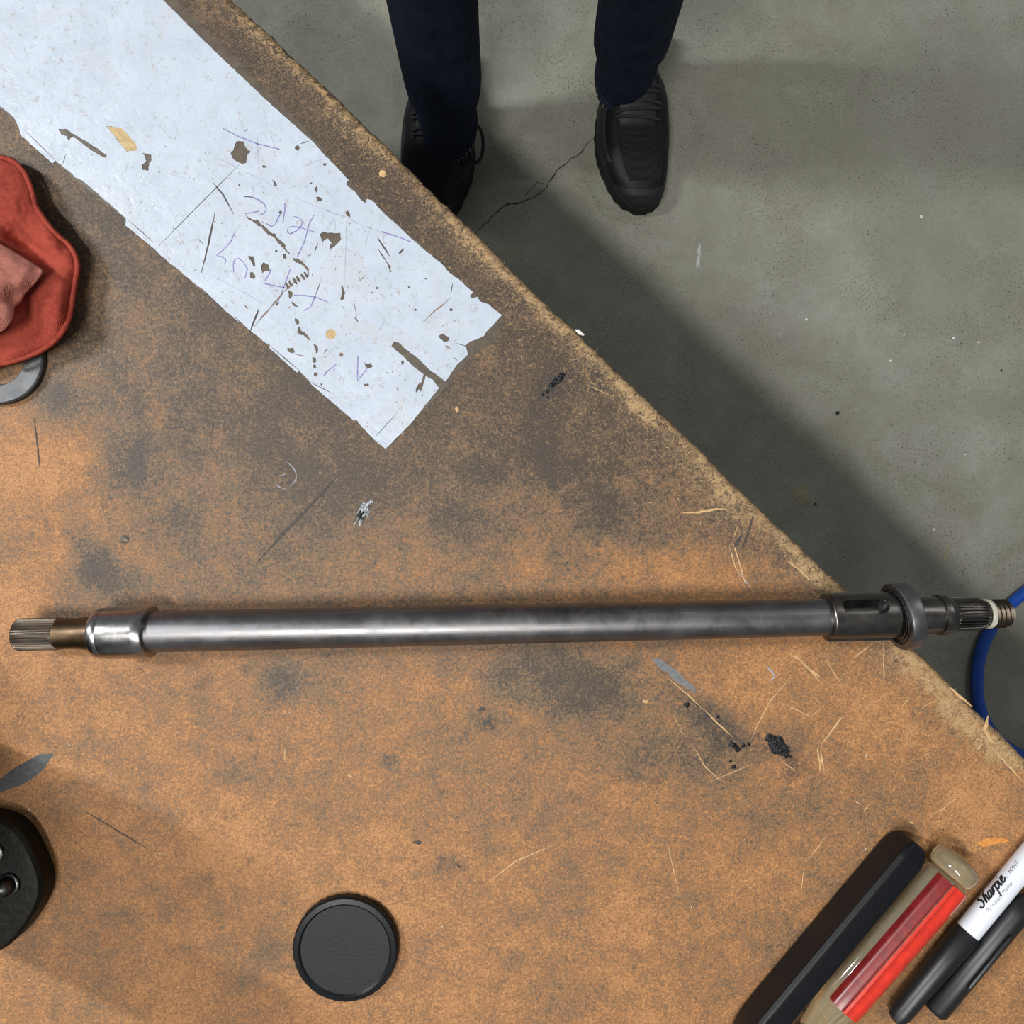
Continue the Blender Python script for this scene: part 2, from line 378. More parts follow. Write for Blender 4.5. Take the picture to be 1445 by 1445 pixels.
for px, py, r in ((1300, 306, 2.2), (1138, 451, 1.8), (1346, 477, 1.8), (1257, 509, 2.0), (1276, 472, 1.2), (1318, 747, 1.6), (1362, 641, 1.1), (1381, 483, 1.4), (1100, 471, 1.0)):
    c.blob(px, py, r, r, 0, 0.0003, 0.0006, px, 0.3, 2, 10)
tag(c.build('white_speck', M['white_fleck'], fl), kind='stuff')

# ------------------------------------------------------------------ workbench
T = Vector((0.725, -0.689)).normalized(); N = Vector((-T.y, T.x)); O = P(982, 625).to_2d()
edge_px = [(-700, -975), (100, -217), (420, 84), (540, 199), (569, 231), (661, 318), (726, 382), (812, 467), (860, 511), (921, 569), (1063, 707), (1130, 771), (1200, 834), (1289, 914), (1313, 935), (1401, 1023), (1445, 1066), (1560, 1176), (2200, 1790)]
eu = [(P(*p).to_2d() - O).dot(T) for p in edge_px]; ev = [(P(*p).to_2d() - O).dot(N) for p in edge_px]
bench = empty('workbench', (O.x - N.x * 0.35, O.y - N.y * 0.35, 0), 'oil-stained brown hardboard workbench with a worn pale edge above the concrete floor', 'workbench')
us = np.concatenate([np.linspace(-0.95, -0.42, 12)[:-1], np.arange(-0.42, 0.34, 0.001), np.linspace(0.34, 0.75, 10)])
vs = np.concatenate([np.arange(0.0035, 0.46, 0.001), np.linspace(0.46, 0.72, 10)])
eN = np.interp(us, eu, ev)
wob = np.array([noise.noise(Vector((u * 60, 1.3, 0))) * 0.0010 + noise.noise(Vector((u * 260, 4.3, 0))) * 0.0006 + noise.noise(Vector((u * 900, 9, 0))) * 0.00035 for u in us])
eN = eN + wob
prof = [(0.0022, -0.006), (0.0002, -0.0055), (0.0, -0.0030), (0.0007, -0.0013), (0.0020, -0.0004)]
rows = [(v, z) for v, z in prof] + [(v, 0.0) for v in vs]
nu = len(us); nv = len(rows)
V = np.zeros((nv, nu, 3)); fade = np.array([max(0.0, 1 - v / 0.05) for v, z in rows])
for r, (v, z) in enumerate(rows):
    e = eN * 1.0 if v < 0.05 else eN
    V[r, :, 0] = O.x + T.x * us + N.x * (e - v); V[r, :, 1] = O.y + T.y * us + N.y * (e - v); V[r, :, 2] = BENCH + z
V = V.reshape(-1, 3)
idx = np.arange(nv * nu).reshape(nv, nu)
F = np.stack([idx[:-1, :-1], idx[1:, :-1], idx[1:, 1:], idx[:-1, 1:]], -1).reshape(-1, 4)
me = bpy.data.meshes.new('hardboard_top')
me.vertices.add(len(V)); me.vertices.foreach_set('co', V.ravel())
me.loops.add(F.size); me.loops.foreach_set('vertex_index', F.ravel().astype(np.int32))
me.polygons.add(len(F)); me.polygons.foreach_set('loop_start', np.arange(0, F.size, 4, dtype=np.int32)); me.update(calc_edges=True)
me.validate()
me.polygons.foreach_set('use_smooth', np.ones(len(F), bool))
# wear map (stains that belong to the board)
k = (CAMZ - BENCH) / FPX
PX = V[:, 0] / k + 722.5; PY = -V[:, 1] / k + 722.5
gx = np.arange(0, 1401, 100)
gy = [250, 350, 450, 550, 650, 750, 830, 950, 1050, 1150, 1250]
G = np.array([
 [.80,.85,.80,.80,.80,.80,.72,.6,.6,.6,.6,.5,.5,.5,.5],
 [.75,.85,.80,.80,.80,.80,.75,.60,.6,.6,.6,.5,.5,.5,.5],
 [.60,.75,.78,.80,.85,.80,.80,.65,.60,.6,.6,.5,.5,.5,.5],
 [.45,.60,.72,.80,.88,.90,.85,.78,.78,.60,.5,.5,.5,.5,.5],
 [.15,.30,.62,.72,.78,.78,.75,.74,.76,.68,.5,.4,.4,.4,.4],
 [.15,.25,.48,.62,.62,.66,.62,.58,.56,.66,.48,.4,.4,.4,.4],
 [.10,.48,.46,.52,.52,.52,.50,.46,.42,.36,.34,.34,.40,.4,.4],
 [.08,.14,.24,.28,.48,.32,.36,.50,.62,.40,.30,.16,.26,.20,.2],
 [.05,.08,.20,.16,.24,.30,.30,.32,.36,.46,.42,.32,.18,.20,.12],
 [.10,.12,.20,.14,.20,.20,.16,.26,.32,.22,.26,.26,.32,.22,.12],
 [.20,.26,.20,.12,.16,.10,.14,.18,.22,.18,.20,.26,.30,.26,.22]])
gyi = np.interp(PY, gy, np.arange(len(gy))); gxi = np.clip(PX / 100, 0, 14)
y0 = np.clip(gyi.astype(int), 0, len(gy) - 2); x0 = np.clip(gxi.astype(int), 0, 13); fy = gyi - y0; fx = gxi - x0
fy = fy * fy * (3 - 2 * fy); fx = fx * fx * (3 - 2 * fx)
dirt = (G[y0, x0] * (1 - fx) + G[y0, x0 + 1] * fx) * (1 - fy) + (G[y0 + 1, x0] * (1 - fx) + G[y0 + 1, x0 + 1] * fx) * fy
pale = np.zeros(len(V)); dark = np.zeros(len(V))
def spot(arr, x, y, rx, ry, ang, amt, soft=0.5):
    ca, sa = math.cos(ang), math.sin(ang); dx = PX - x; dy = PY - y
    m = (np.abs(dx) < 3 * max(rx, ry)) & (np.abs(dy) < 3 * max(rx, ry))
    X = (dx[m] * ca + dy[m] * sa) / rx; Y = (-dx[m] * sa + dy[m] * ca) / ry
    r = np.sqrt(X * X + Y * Y) + 0.12 * np.sin(5 * np.arctan2(Y, X) + x) + 0.08 * np.sin(11 * np.arctan2(Y, X) + y)
    arr[m] += amt * np.clip((1 + soft - r) / (2 * soft), 0, 1)
# dirt patches (x, y, rx, ry, angle, amount)
for a in [(135, 790, 22, 55, -0.5, .38), (165, 815, 60, 22, 0.2, .25), (20, 770, 50, 20, 0, .2), (80, 560, 30, 20, .3, .25), (175, 645, 40, 25, 1.2, .22), (195, 650, 12, 30, 0.1, .2),
          (400, 965, 32, 24, -0.5, .35), (820, 970, 100, 48, 0.15, .32), (850, 722, 38, 32, 0.2, .28), (800, 600, 120, 60, 0.3, .10), (760, 590, 34, 50, .1, .18),
          (775, 660, 14, 26, -0.4, .28), (680, 665, 40, 14, 0.1, .2), (690, 1018, 26, 18, 0, .25), (845, 520, 16, 14, 0, .35), (1005, 1020, 70, 24, 0.65, .35), (560, 300, 30, 20, .6, .15),
          (960, 1060, 60, 30, 0.2, .2), (100, 1060, 40, 16, 0.3, .18), (632, 1220, 20, 18, 0, .32), (550, 1075, 14, 10, 0, .25), (460, 700, 70, 40, -0.8, .18), (430, 560, 60, 30, .7, .15),
          (365, 250, 1, 1, 0, 0), (1120, 1040, 30, 20, 0.6, .2), (895, 1095, 12, 9, 0, .3), (1190, 860, 40, 18, 0.2, .25), (630, 500, 40, 20, .8, 0.1), (1060, 870, 90, 20, 0, .12),
          (720, 470, 40, 26, .6, .2), (640, 370, 30, 50, -.7, .2), (800, 505, 50, 20, .7, .15), (490, 230, 60, 26, .75, .2), (920, 640, 40, 20, .6, .18), (1000, 690, 60, 16, .7, .15)]:
    spot(dirt, *a)
# cleaner orange patches
for a in [(80, 650, 60, 40, 0, -.25), (70, 800, 34, 50, 0.1, -.25), (900, 790, 60, 20, .2, -.15), (1010, 800, 60, 26, 0, -.2), (220, 590, 16, 20, 0, -.2), (1060, 960, 50, 40, 0, -.15),
          (1230, 980, 60, 30, .5, -.15), (1380, 1120, 60, 50, 0, -.15), (650, 985, 60, 22, .5, -.12), (740, 1010, 40, 12, .6, -.14), (280, 1180, 200, 60, 0, -.06), (990, 780, 20, 12, 0, -.12), (30, 560, 24, 30, 0, -.12)]:
    spot(dirt, *a)
# dark stain shapes
for a in [(680, 1002, 7, 5, 0, .8, .25), (691, 1021, 9, 10, 0, .75, .35), (163, 690, 6, 4, -.4, .55, .3), (156, 703, 4, 3, 0, .5, .3), (147, 714, 6, 4, 0, .55, .3), (131, 713, 3, 3, 0, .5, .3), (160, 719, 4, 3, 0, .5, .3),
          (844, 520, 15, 12, 0, .35, .4), (850, 722, 30, 26, 0, .16, .5), (785, 540, 22, 12, -.7, .5, .6), (760, 570, 10, 40, .35, .35, .8), (765, 640, 10, 36, -.35, .28, .6), (672, 664, 10, 6, 0, .4, .5),
          (1000, 1010, 42, 13, .62, .5, .7), (1065, 1050, 40, 12, .1, .35, .7), (1112, 1066, 40, 14, .65, .5, .7), (1115, 1090, 8, 16, 0, .45, .7), (928, 1104, 9, 7, 0, .4, .6), (870, 1100, 10, 7, 0, .3, .6),
          (395, 972, 14, 20, .4, .35, .6), (550, 1074, 10, 8, 0, .4, .5), (633, 1221, 17, 16, 0, .22, .4), (325, 1150, 10, 8, 0, .35, .5), (135, 800, 12, 42, -.5, .28, .7), (195, 643, 9, 18, 0, .32, .6),
          (820, 1130, 24, 8, .3, .2, .6), (730, 690, 20, 6, 0, .2, .6), (802, 676, 16, 5, -.2, .35, .5), (440, 770, 18, 12, 0, .18, .6), (300, 540, 20, 20, 0, .22, .6), (268, 552, 6, 5, 0, .4, .4), (580, 308, 8, 7, 0, .5, .5),
          (590, 230, 14, 26, -.6, .3, .8), (198, 945, 6, 4, 0, .4, .4), (285, 965, 16, 8, -.3, .4, .5), (352, 1042, 8, 4, 0, .4, .5), (760, 835, 24, 8, 0, .25, .6), (1290, 1010, 4, 3, 0, .5, .4), (1283, 1068, 5, 4, 0, .4, .4), (1342, 1034, 3, 2, 0, .6, .4)]:
    spot(dark, *a)
# fine broken clusters
for i in range(420):
    x = rng.uniform(0, 1445); y = rng.uniform(200, 1400); r = abs(rng.normal(0, 1)) * 3 + 1.5
    spot(dark, x, y, r, r * rng.uniform(.4, 1), rng.uniform(0, 3), rng.uniform(.1, .4), .5)
for i in range(150):
    x = rng.uniform(0, 1445); y = rng.uniform(200, 1400); r = rng.uniform(10, 38)
    spot(dirt, x, y, r, r * rng.uniform(.3, 1), rng.uniform(0, 3), rng.uniform(-.16, .2), .7)
# pale wear along the edge, measured in metres from the edge
vrow = np.repeat(np.array([v for v, z in rows]), nu); ucol = np.tile(us, nv); wn = np.array([noise.noise(Vector((u * 24, 3, 0))) for u in us]); wn = np.tile(wn, nv)
wid = 0.008 + 0.007 * wn; pale += np.clip(1 - vrow / np.maximum(wid * 2, 0.003), 0, 1) ** 0.8 * 0.95
pale += 0.12 * np.clip(1 - vrow / 0.05, 0, 1)
pale += 0.26 * np.clip((PX - 1050) / 200, 0, 1) * np.clip((PY - 880) / 60, 0, 1)
for a in [(600, 240, 40, 14, .78, .4), (700, 350, 60, 20, .78, .35), (770, 430, 40, 22, .9, .35), (900, 575, 30, 10, .9, .5), (1020, 720, 60, 22, .8, .35), (1140, 790, 50, 26, .7, .35), (1360, 985, 60, 26, .78, .55), (1405, 1060, 12, 40, .3, .35), (1150, 960, 80, 50, 0, .15)]:
    spot(pale, *a)
dirt += 0.22 * np.clip(1 - vrow / 0.030, 0, 1)
edgedark = np.clip(1.3 - vrow / 0.0020, 0, 1) * 0.75; dark += edgedark * (0.7 + 0.6 * wn)
ca = me.color_attributes.new('wear', 'FLOAT_COLOR', 'POINT')
ca.data.foreach_set('color', np.stack([np.clip(dirt, 0, 1.2), np.clip(pale, 0, 1), np.clip(dark, 0, 0.95), np.ones(len(V))], -1).astype(np.float32).ravel())
top = link('hardboard_top', me, M['board']); adopt(top, bench)
def uv3(u, v, z): p = O + T * u - N * v; return Vector((p.x, p.y, z))
def uvbox(name, u0, u1, v0, v1, z0, z1, mat, bev=0.003):
    bm = bmesh.new(); vv = [bm.verts.new(uv3(u, v, z)) for z in (z0, z1) for u, v in ((u0, v0), (u1, v0), (u1, v1), (u0, v1))]
    for f in ((3, 2, 1, 0), (4, 5, 6, 7), (0, 1, 5, 4), (1, 2, 6, 5), (2, 3, 7, 6), (3, 0, 4, 7)): bm.faces.new([vv[i] for i in f])
    bmesh.ops.recalc_face_normals(bm, faces=bm.faces)
    bmesh.ops.bevel(bm, geom=bm.edges[:], offset=bev, segments=2, affect='EDGES'); m_ = bpy.data.meshes.new(name); bm.to_mesh(m_); bm.free()
    return adopt(link(name, m_, mat), bench)
uvbox('core_board', -0.95, 0.75, 0.007, 0.72, BENCH - 0.040, BENCH - 0.0045, M['core'])
for u in (-0.88, 0.68):
    for v in (0.05, 0.66): uvbox('leg', u - 0.03, u + 0.03, v, v + 0.06, 0.0, BENCH - 0.10, M['steel_frame'])
uvbox('apron', -0.91, 0.71, 0.05, 0.11, BENCH - 0.105, BENCH - 0.040, M['steel_frame']); uvbox('apron', -0.91, 0.71, 0.64, 0.72, BENCH - 0.105, BENCH - 0.040, M['steel_frame'])

# gouges, fibres
ZB = BENCH + 0.00005
g = Marks()
gl = [([(963, 724), (985, 723), (1008, 719), (1026, 718)], 3.6), ([(1034, 765), (1042, 790), (1052, 824)], 2.2), ([(1029, 770), (1038, 800), (1046, 815)], 1.6), ([(1110, 790), (1128, 804), (1146, 822)], 2.2),
      ([(943, 957), (970, 980), (995, 1003)], 2.0), ([(995, 1003), (1012, 1020), (1034, 1040)], 2.6), ([(1059, 1046), (1073, 1015), (1088, 988), (1115, 957)], 1.4), ([(1099, 990), (1144, 1011), (1160, 998)], 1.2),
      ([(980, 1056), (995, 1082), (1020, 1104)], 1.5), ([(1111, 921), (1130, 932), (1160, 965)], 1.6), ([(1138, 942), (1157, 955)], 3.4), ([(1120, 925), (1131, 932)], 3.6), ([(1153, 1056), (1157, 1074), (1157, 1090)], 3.0), ([(1158, 1060), (1163, 1088)], 2.0),
      ([(1247, 906), (1247, 940), (1248, 968)], 1.6), ([(1231, 908), (1206, 928)], 1.6), ([(1189, 1011), (1172, 1034), (1158, 1052)], 2.6), ([(1397, 1050), (1420, 1078), (1447, 1106)], 2.0), ([(1418, 1070), (1440, 1100)], 1.2),
      ([(941, 1186), (950, 1225), (959, 1266)], 1.2), ([(685, 1248), (730, 1214), (782, 1192)], 1.8), ([(1139, 1214), (1154, 1196), (1168, 1178)], 1.0), ([(1131, 1259), (1135, 1218)], 1.3), ([(1311, 1151), (1330, 1142), (1358, 1117)], 1.4),
      ([(1000, 1104), (1062, 1078)], 1.1), ([(958, 1030), (966, 1036)], 1.5), ([(950, 1010), (962, 1030)], 1.1), ([(1105, 1075), (1122, 1088)], 1.2), ([(402, 1055), (402, 1076)], 1.2), ([(490, 1092), (498, 1097)], 3.0), ([(1283, 1160), (1290, 1162)], 3.6),
      ([(833, 545), (866, 560)], 1.2), ([(1165, 930), (1190, 970)], 1.2), ([(1270, 1000), (1284, 985)], 1.2), ([(1299, 1000), (1330, 982)], 1.0), ([(1035, 760), (1042, 740)], 1.0), ([(1219, 1145), (1226, 1135)], 2.4), ([(1205, 1130), (1214, 1134)], 1.8),
      ([(1395, 1010), (1390, 1030), (1398, 1044), (1404, 1050)], 5), ([(1378, 1060), (1386, 1050)], 3), ([(1340, 970), (1372, 998)], 4), ([(215, 1203), (240, 1206)], 1.1), ([(1316, 730), (1316, 730.5)], 0.1)]
for p, w in gl: g.ribbon(p, w, ZB, 0.00012, True, 0.35)
tag(g.build('gouge', M['fibre'], bench), 'pale scratch gouges torn into the board', kind='stuff')
g = Marks()
def inside(px, py):
    q = P(px, py).to_2d() - O; u = q.dot(T); return np.interp(u, eu, ev) - q.dot(N)
cnt = 0
while cnt < 2200:
    # more of them by the edge and in the right-hand part
    px = random.uniform(500, 1445); py = random.uniform(190, 1400); v = inside(px, py)
    if v < 0.002: continue
    pr = 0.9 if v < 0.014 else (0.30 if v < 0.04 else 0.03)
    if px > 1080 and py > 890: pr = max(pr, 0.22)
    if random.random() > pr: continue
    cnt += 1; L = random.uniform(1, 6); a = random.uniform(0, 2 * PI); b = a + random.uniform(-.8, .8)
    g.ribbon([(px, py), (px + L * math.cos(a), py + L * math.sin(a)), (px + L * math.cos(a) + L * .8 * math.cos(b), py + L * math.sin(a) + L * .8 * math.sin(b))], random.uniform(.4, 0.9), ZB, 0.00008)
tag(g.build('worn_fibres', M['strand'], bench), kind='stuff')
g = Marks()
for p, w in [([(480, 668), (430, 722), (400, 752), (362, 795)], 3.6), ([(1063, 727), (1056, 750), (1047, 775)], 3.2), ([(1048, 755), (1036, 772)], 4.5), ([(48, 590), (51, 615), (56, 660)], 2), ([(303, 596), (297, 614)], 1.4), ([(205, 1150), (165, 1170)], 0.01), ([(120, 1145), (165, 1172), (208, 1198)], 1.6), ([(700, 640), (740, 648)], 1)]:
    g.ribbon(p, w, ZB + 0.0001, 0.00004, True, 0.3)
tag(g.build('dark_scratch', M['scratch_dark'], bench), 'thin dark scratches in the board', kind='stuff')
def blobs(name, mat, items, label=None):
    g = Marks()
    for it in items: g.blob(*it)
    o = g.build(name, mat, bench)
    if name in ('ink_fleck', 'pale_dent'): o['kind'] = 'stuff'
    if label: o['label'] = label
    return o
blobs('tar_blob', M['tar'], [(1098, 1052, 17, 10, 0.9, ZB, 0.0012, 1, .35, 6, 30, .9), (1088, 1042, 8, 6, 0, ZB, 0.001, 2, .4, 4, 20, .9), (1108, 1064, 9, 6, .6, ZB, 0.001, 4, .4, 4, 20, .9)], 'raised black tar lump')
blobs('tar_blob', M['tar'], [(1035, 1052, 7, 4, .5, ZB, 0.0010, 6, .4), (1041, 1057, 5, 3.2, .4, ZB, 0.0008, 7, .4), (1049, 1052, 3, 3, 0, ZB, 0.0006, 8, .4), (1056, 1050, 3, 2.6, 0, ZB, 0.0006, 9, .4)])
blobs('tar_blob', M['tar'], [(1035, 1082, 3.6, 3.0, 0, ZB, 0.0010, 11, .4), (1031, 1074, 2.5, 1.2, 0, ZB, 0.0006, 12, .4)])
blobs('tar_blob', M['tar'], [(969, 995, 4.6, 4, 0, ZB, 0.0007, 13, .3), (1013, 1011, 3, 2, 0, ZB, 0.0005, 14, .3)])
blobs('tar_blob', M['tar'], [(787, 535, 10, 5, -.75, ZB, 0.0009, 15, .5, 5, 26, .9), (779, 544, 6, 4, -.9, ZB, 0.0007, 16, .5, 4, 22, .9), (793, 529, 5, 2, -.3, ZB, 0.0007, 17, .4), (772, 552, 3, 3, -.9, ZB, 0.0004, 18, .5), (766, 557, 2, 2, 0, ZB, 0.0004, 19, .5), (773, 561, 2, 1.5, 0, ZB, 0.0004, 20, .5)])
blobs('dark_spot', M['glue'], [(176, 761, 6.8, 5, .35, ZB, 0.0006, 21, .2)])
blobs('blue_stain', M['blue_stain'], [(957, 956, 34, 6, .72, ZB, 0.0001, 23, .3), (931, 938, 14, 3.5, .75, ZB, 0.0001, 24, .3)], 'faint blue-grey paint smear')
blobs('silver_fleck', M['silver'], [(510, 726, 17, 6, -1.05, ZB, 0.0010, 25, .45, 6, 30, .9), (523, 710, 7, 3, -.3, ZB, 0.0009, 26, .5, 4, 20, .9), (517, 722, 5, 8, 0, ZB, 0.0009, 27, .4, 4, 20, .9)], 'flaked silver and black paint chip')
blobs('tar_blob', M['tar'], [(510, 727, 9, 5, -1.0, ZB + 0.0008, 0.0006, 29, .4, 5, 26, .9)])
blobs('grey_smear', M['greysmear'], [(34, 1090, 47, 13, -.53, ZB, 0.0002, 31, .12, 5, 36)], 'dark grey dried smear')
blobs('orange_mark', M['orange_mark'], [(1401, 1188, 22, 5, -.16, ZB, 0.0002, 33, .25, 4, 30)], 'orange crayon mark')
blobs('ink_fleck', M['scratch_dark'], [(589, 1189, 6, 2.5, .1, ZB, 0.0003, 34, .4), (647, 1222, 4, 1.5, .9, ZB, 0.0003, 35, .3), (1331, 1171, 1.3, 1.3, 0, ZB, 0.0003, 36, .2), (70, 1251, 2, 2, 0, ZB, 0.0005, 37, .2)])
blobs('edge_chip', M['white_fleck'], [(818, 469, 7, 2.6, .6, BENCH - 0.0006, 0.0010, 38, .15)], 'white chip stuck on the bench edge')
blobs('pale_dent', M['fibre'], [(540, 245, 5, 5, 0, ZB, 0.0003, 39, .2), (910, 990, 4, 3, 0, ZB, 0.0003, 40, .4), (645, 578, 2.5, 4, 0, ZB, 0.0003, 42, .3)])
g = Marks()
for i in range(80):
    px = random.uniform(0, 1445); py = random.uniform(200, 1440)
    if inside(px, py) > 0.004: r = random.uniform(.4, .95); g.blob(px, py, r, r, 0, ZB, 0.0003, i, .4, 2, 8)
tag(g.build('white_crumbs', M['white_fleck'], bench), kind='stuff')
for pts, w in (([(388, 648), (405, 655), (415, 668), (421, 680)], 1.6), ([(383, 680), (398, 688), (420, 690)], 1.4), ([(392, 672), (396, 686)], 1.2)):
    g = Marks()
g = Marks()
for pts, w in (([(404, 652), (410, 656), (415, 662), (418, 669), (418, 675), (414, 682), (408, 687)], 0.9), ([(388, 680), (391, 685), (396, 688), (403, 690)], 0.8), ([(396, 672), (404, 668)], 1), ([(1040, 805), (1060, 830)], 1.2), ([(1082, 940), (1094, 955), (1084, 962)], 2.5)): g.ribbon(pts, w, ZB, 0, True, .5)
tag(g.build('chalk_rub', M['ink_grey'], bench), 'pale grey rubbed chalk marks', kind='stuff')

# ------------------------------------------------------------------ white laminate sheet glued to the bench
ZS = BENCH + 0.0004
outer = [(-130, 45), (-70, 92), (20, 166), (27, 180), (28.6, 190), (52, 211), (74.7, 231), (78.5, 227), (90, 236), (99.6, 243.5), (103, 246), (105, 250), (110, 252), (116, 254.7), (140, 275), (178, 308), (177, 318), (206.8, 342), (236.7, 369), (250, 379), (279, 404), (283, 406), (321, 441), (356, 469), (381, 488), (380.5, 491.5), (419, 525.7), (423, 523.5), (438, 539), (439, 542), (468, 567), (500, 594), (503, 592), (507.5, 598.5), (527, 619), (544.3, 633.6), (560, 617.4), (579, 598.6), (619.8, 547.7)]
sl = [Z2(p) for p in [(1070, 1225), (1035, 1205), (1012, 1283), (1003, 1270), (990, 1288), (985, 1275), (1000, 1245), (1015, 1235), (1025, 1198), (980, 1165), (925, 1110), (868, 1062), (882, 1038), (905, 1045), (935, 1075), (1000, 1122), (1060, 1182), (1095, 1205), (1130, 1233)]]
up = [Z2(p) for p in [(1180, 1160), (1240, 1102), (1230, 1065), (1175, 1045), (1225, 1058), (1250, 1040), (1318, 1012), (1330, 990), (1360, 960), (1405, 912), (1370, 885), (1340, 858), (1300, 845), (1285, 822), (1258, 830), (1250, 815), (1266, 800), (1235, 775), (1205, 745), (1150, 705), (1105, 655), (1050, 612), (960, 535), (900, 475), (840, 425), (775, 355), (750, 347), (742, 368), (720, 352), (690, 310), (650, 280), (652, 262), (662, 258), (600, 190), (540, 130), (490, 72), (465, 50), (440, 28), (415, 5)]]
outer = outer + sl + up + [(372, 138), (280, 50), (170, -60), (20, -140)]
holes = [
 [Z2(p) for p in [(88, 125), (100, 112), (115, 70), (130, 66), (150, 68), (160, 95), (186, 118), (170, 135), (165, 172), (148, 180), (130, 172), (100, 155)]],
 [Z1(p) for p in [(332, 10), (375, 8), (430, 45), (470, 68), (500, 85), (540, 112), (575, 135), (606, 160), (603, 174), (570, 160), (540, 142), (505, 120), (478, 98), (430, 62), (405, 58), (390, 75), (382, 50), (350, 42)]],
 [Z1(p) for p in [(600, -10), (690, 4), (730, 45), (768, 88), (778, 118), (765, 135), (738, 133), (718, 140), (708, 122), (682, 92), (650, 50)]],
 [Z1(p) for p in [(808, 145), (830, 150), (858, 155), (860, 185), (845, 205), (842, 245), (808, 242), (804, 215), (830, 192), (822, 165)]],
 [Z2(p) for p in [(520, 522), (535, 506), (560, 512), (620, 512), (623, 545), (600, 570), (592, 580), (572, 592), (568, 575), (578, 560), (562, 540), (545, 545), (535, 556), (528, 540)]],
 [Z4(p) for p in [(335, 315), (390, 350), (440, 370), (450, 358), (475, 372), (490, 400), (530, 430), (560, 455), (600, 495), (650, 512), (655, 545), (700, 575), (745, 625), (740, 648), (790, 710), (780, 715), (720, 650), (680, 610), (645, 560), (600, 528), (560, 510), (520, 465), (495, 432), (460, 425), (430, 395), (370, 360)]],
 [Z2(p) for p in [(392, 632), (420, 640), (450, 665), (470, 690), (462, 696), (440, 672), (410, 655)]],
 [Z8(p) for p in [(312, 385), (340, 395), (348, 425), (335, 440), (318, 420)]],
 [Z8(p) for p in [(335, 450), (350, 452), (362, 480), (395, 500), (420, 530), (436, 558), (415, 552), (385, 520), (350, 515), (333, 495)]],
 [Z8(p) for p in [(455, 585), (480, 595), (495, 610), (492, 655), (478, 660), (475, 630)]],
 [Z8(p) for p in [(448, 690), (478, 695), (480, 730), (455, 735)]], [Z8(p) for p in [(458, 750), (472, 745), (482, 770), (470, 785), (458, 772)]],
 [Z8(p) for p in [(462, 812), (480, 808), (495, 825), (480, 842), (462, 835)]],
 [Z2(p) for p in [(1098, 1012), (1118, 1000), (1150, 1022), (1146, 1035), (1128, 1042), (1108, 1028)]],
 [Z4(p) for p in [(360, 735), (425, 735), (430, 790), (440, 840), (415, 835), (395, 790)]], [Z4(p) for p in [(495, 830), (515, 800), (570, 820), (590, 880), (545, 885), (510, 910), (498, 870)]],
 [Z4(p) for p in [(385, 900), (410, 895), (440, 940), (430, 970), (385, 955)]],
 [Z4(p) for p in [(1060, 20), (1075, 50), (1062, 92), (1040, 60)]], [Z4(p) for p in [(1055, 135), (1085, 128), (1120, 155), (1110, 178), (1075, 178)]],
 [Z4(p) for p in [(1355, 290), (1378, 268), (1402, 300), (1405, 340), (1375, 325)]],
 [Z2(p) for p in [(398, 97), (412, 86), (426, 95), (418, 113), (404, 110)]],
 [Z8(p) for p in [(250, 622), (300, 615), (312, 655), (285, 660), (262, 648)]], [Z8(p) for p in [(865, 740), (900, 738), (925, 765), (900, 780), (868, 768)]], [Z8(p) for p in [(850, 900), (890, 895), (895, 912), (862, 920)]],
 [Z8(p) for p in [(675, 130), (690, 135), (706, 180), (698, 235), (680, 245), (668, 235), (685, 190)]],
 [Z2(p) for p in [(850, 668), (858, 672), (870, 700), (862, 704)]], [Z2(p) for p in [(940, 762), (962, 778), (958, 784)]], [Z2(p) for p in [(902, 610), (925, 585), (930, 592), (910, 614)]],
 [Z4(p) for p in [(675, 285), (705, 270), (712, 300), (690, 312)]], [Z4(p) for p in [(720, 715), (745, 708), (755, 750), (735, 765), (720, 745)]], [Z4(p) for p in [(820, 760), (860, 755), (880, 790), (850, 805)]],
 [Z4(p) for p in [(805, 1195), (850, 1230), (880, 1255), (845, 1250), (815, 1225)]], [Z4(p) for p in [(775, 1085), (820, 1105), (810, 1150), (790, 1175), (778, 1150)]],
 [Z4(p) for p in [(640, 1225), (660, 1195), (682, 1205), (665, 1242)]], [Z4(p) for p in [(620, 5), (655, 0), (650, 22), (628, 22)]],
 [Z2(p) for p in [(915, 1135), (928, 1130), (930, 1146), (918, 1152)]], [Z8(p) for p in [(515, 895), (532, 900), (525, 915), (515, 910)]]]
for i in range(7):  # comb-like row of short tears
    x = 940 - 40 * i + (10 if i % 2 else 0); y = 900 + 22 * i
    if i < 6: holes.append([Z4(p) for p in [(x - 12, y), (x + 6, y - 8), (x + 38, y + 42), (x + 34, y + 60), (x + 12, y + 48)]])
for i, (x, y) in enumerate([(130, 280), (310, 600), (545, 180), (480, 270), (985, 885), (1158, 885), (1035, 735), (798, 780), (250, 190)]):
    q = 5 + (i % 3) * 2; holes.append([Z2((x + q * math.cos(a * 1.05 + i), y + q * .8 * math.sin(a * 1.05 + i))) for a in range(6)])
circ = [(467 + 7.3 * math.cos(a * PI / 10), 471.5 + 7.3 * math.sin(a * PI / 10)) for a in range(20)]
circ2 = [(481.8 + 2.9 * math.cos(a * PI / 6), 500.5 + 2.9 * math.sin(a * PI / 6)) for a in range(12)]
big = [rough_poly(h, 0.5, 2.2, i) for i, h in enumerate(holes)]
glue_outer = [(-140, 40), (28, 176), (52, 208), (72, 229), (79, 229), (110, 256), (176, 309), (200, 334), (276, 398), (345, 459), (383, 484), (410, 512), (436, 540), (500, 592), (541, 628), (575, 600), (622, 556), (648, 524), (672, 497), (700, 480), (712, 452), (660, 405), (600, 350), (520, 280), (500, 262), (430, 180), (170, -80)]
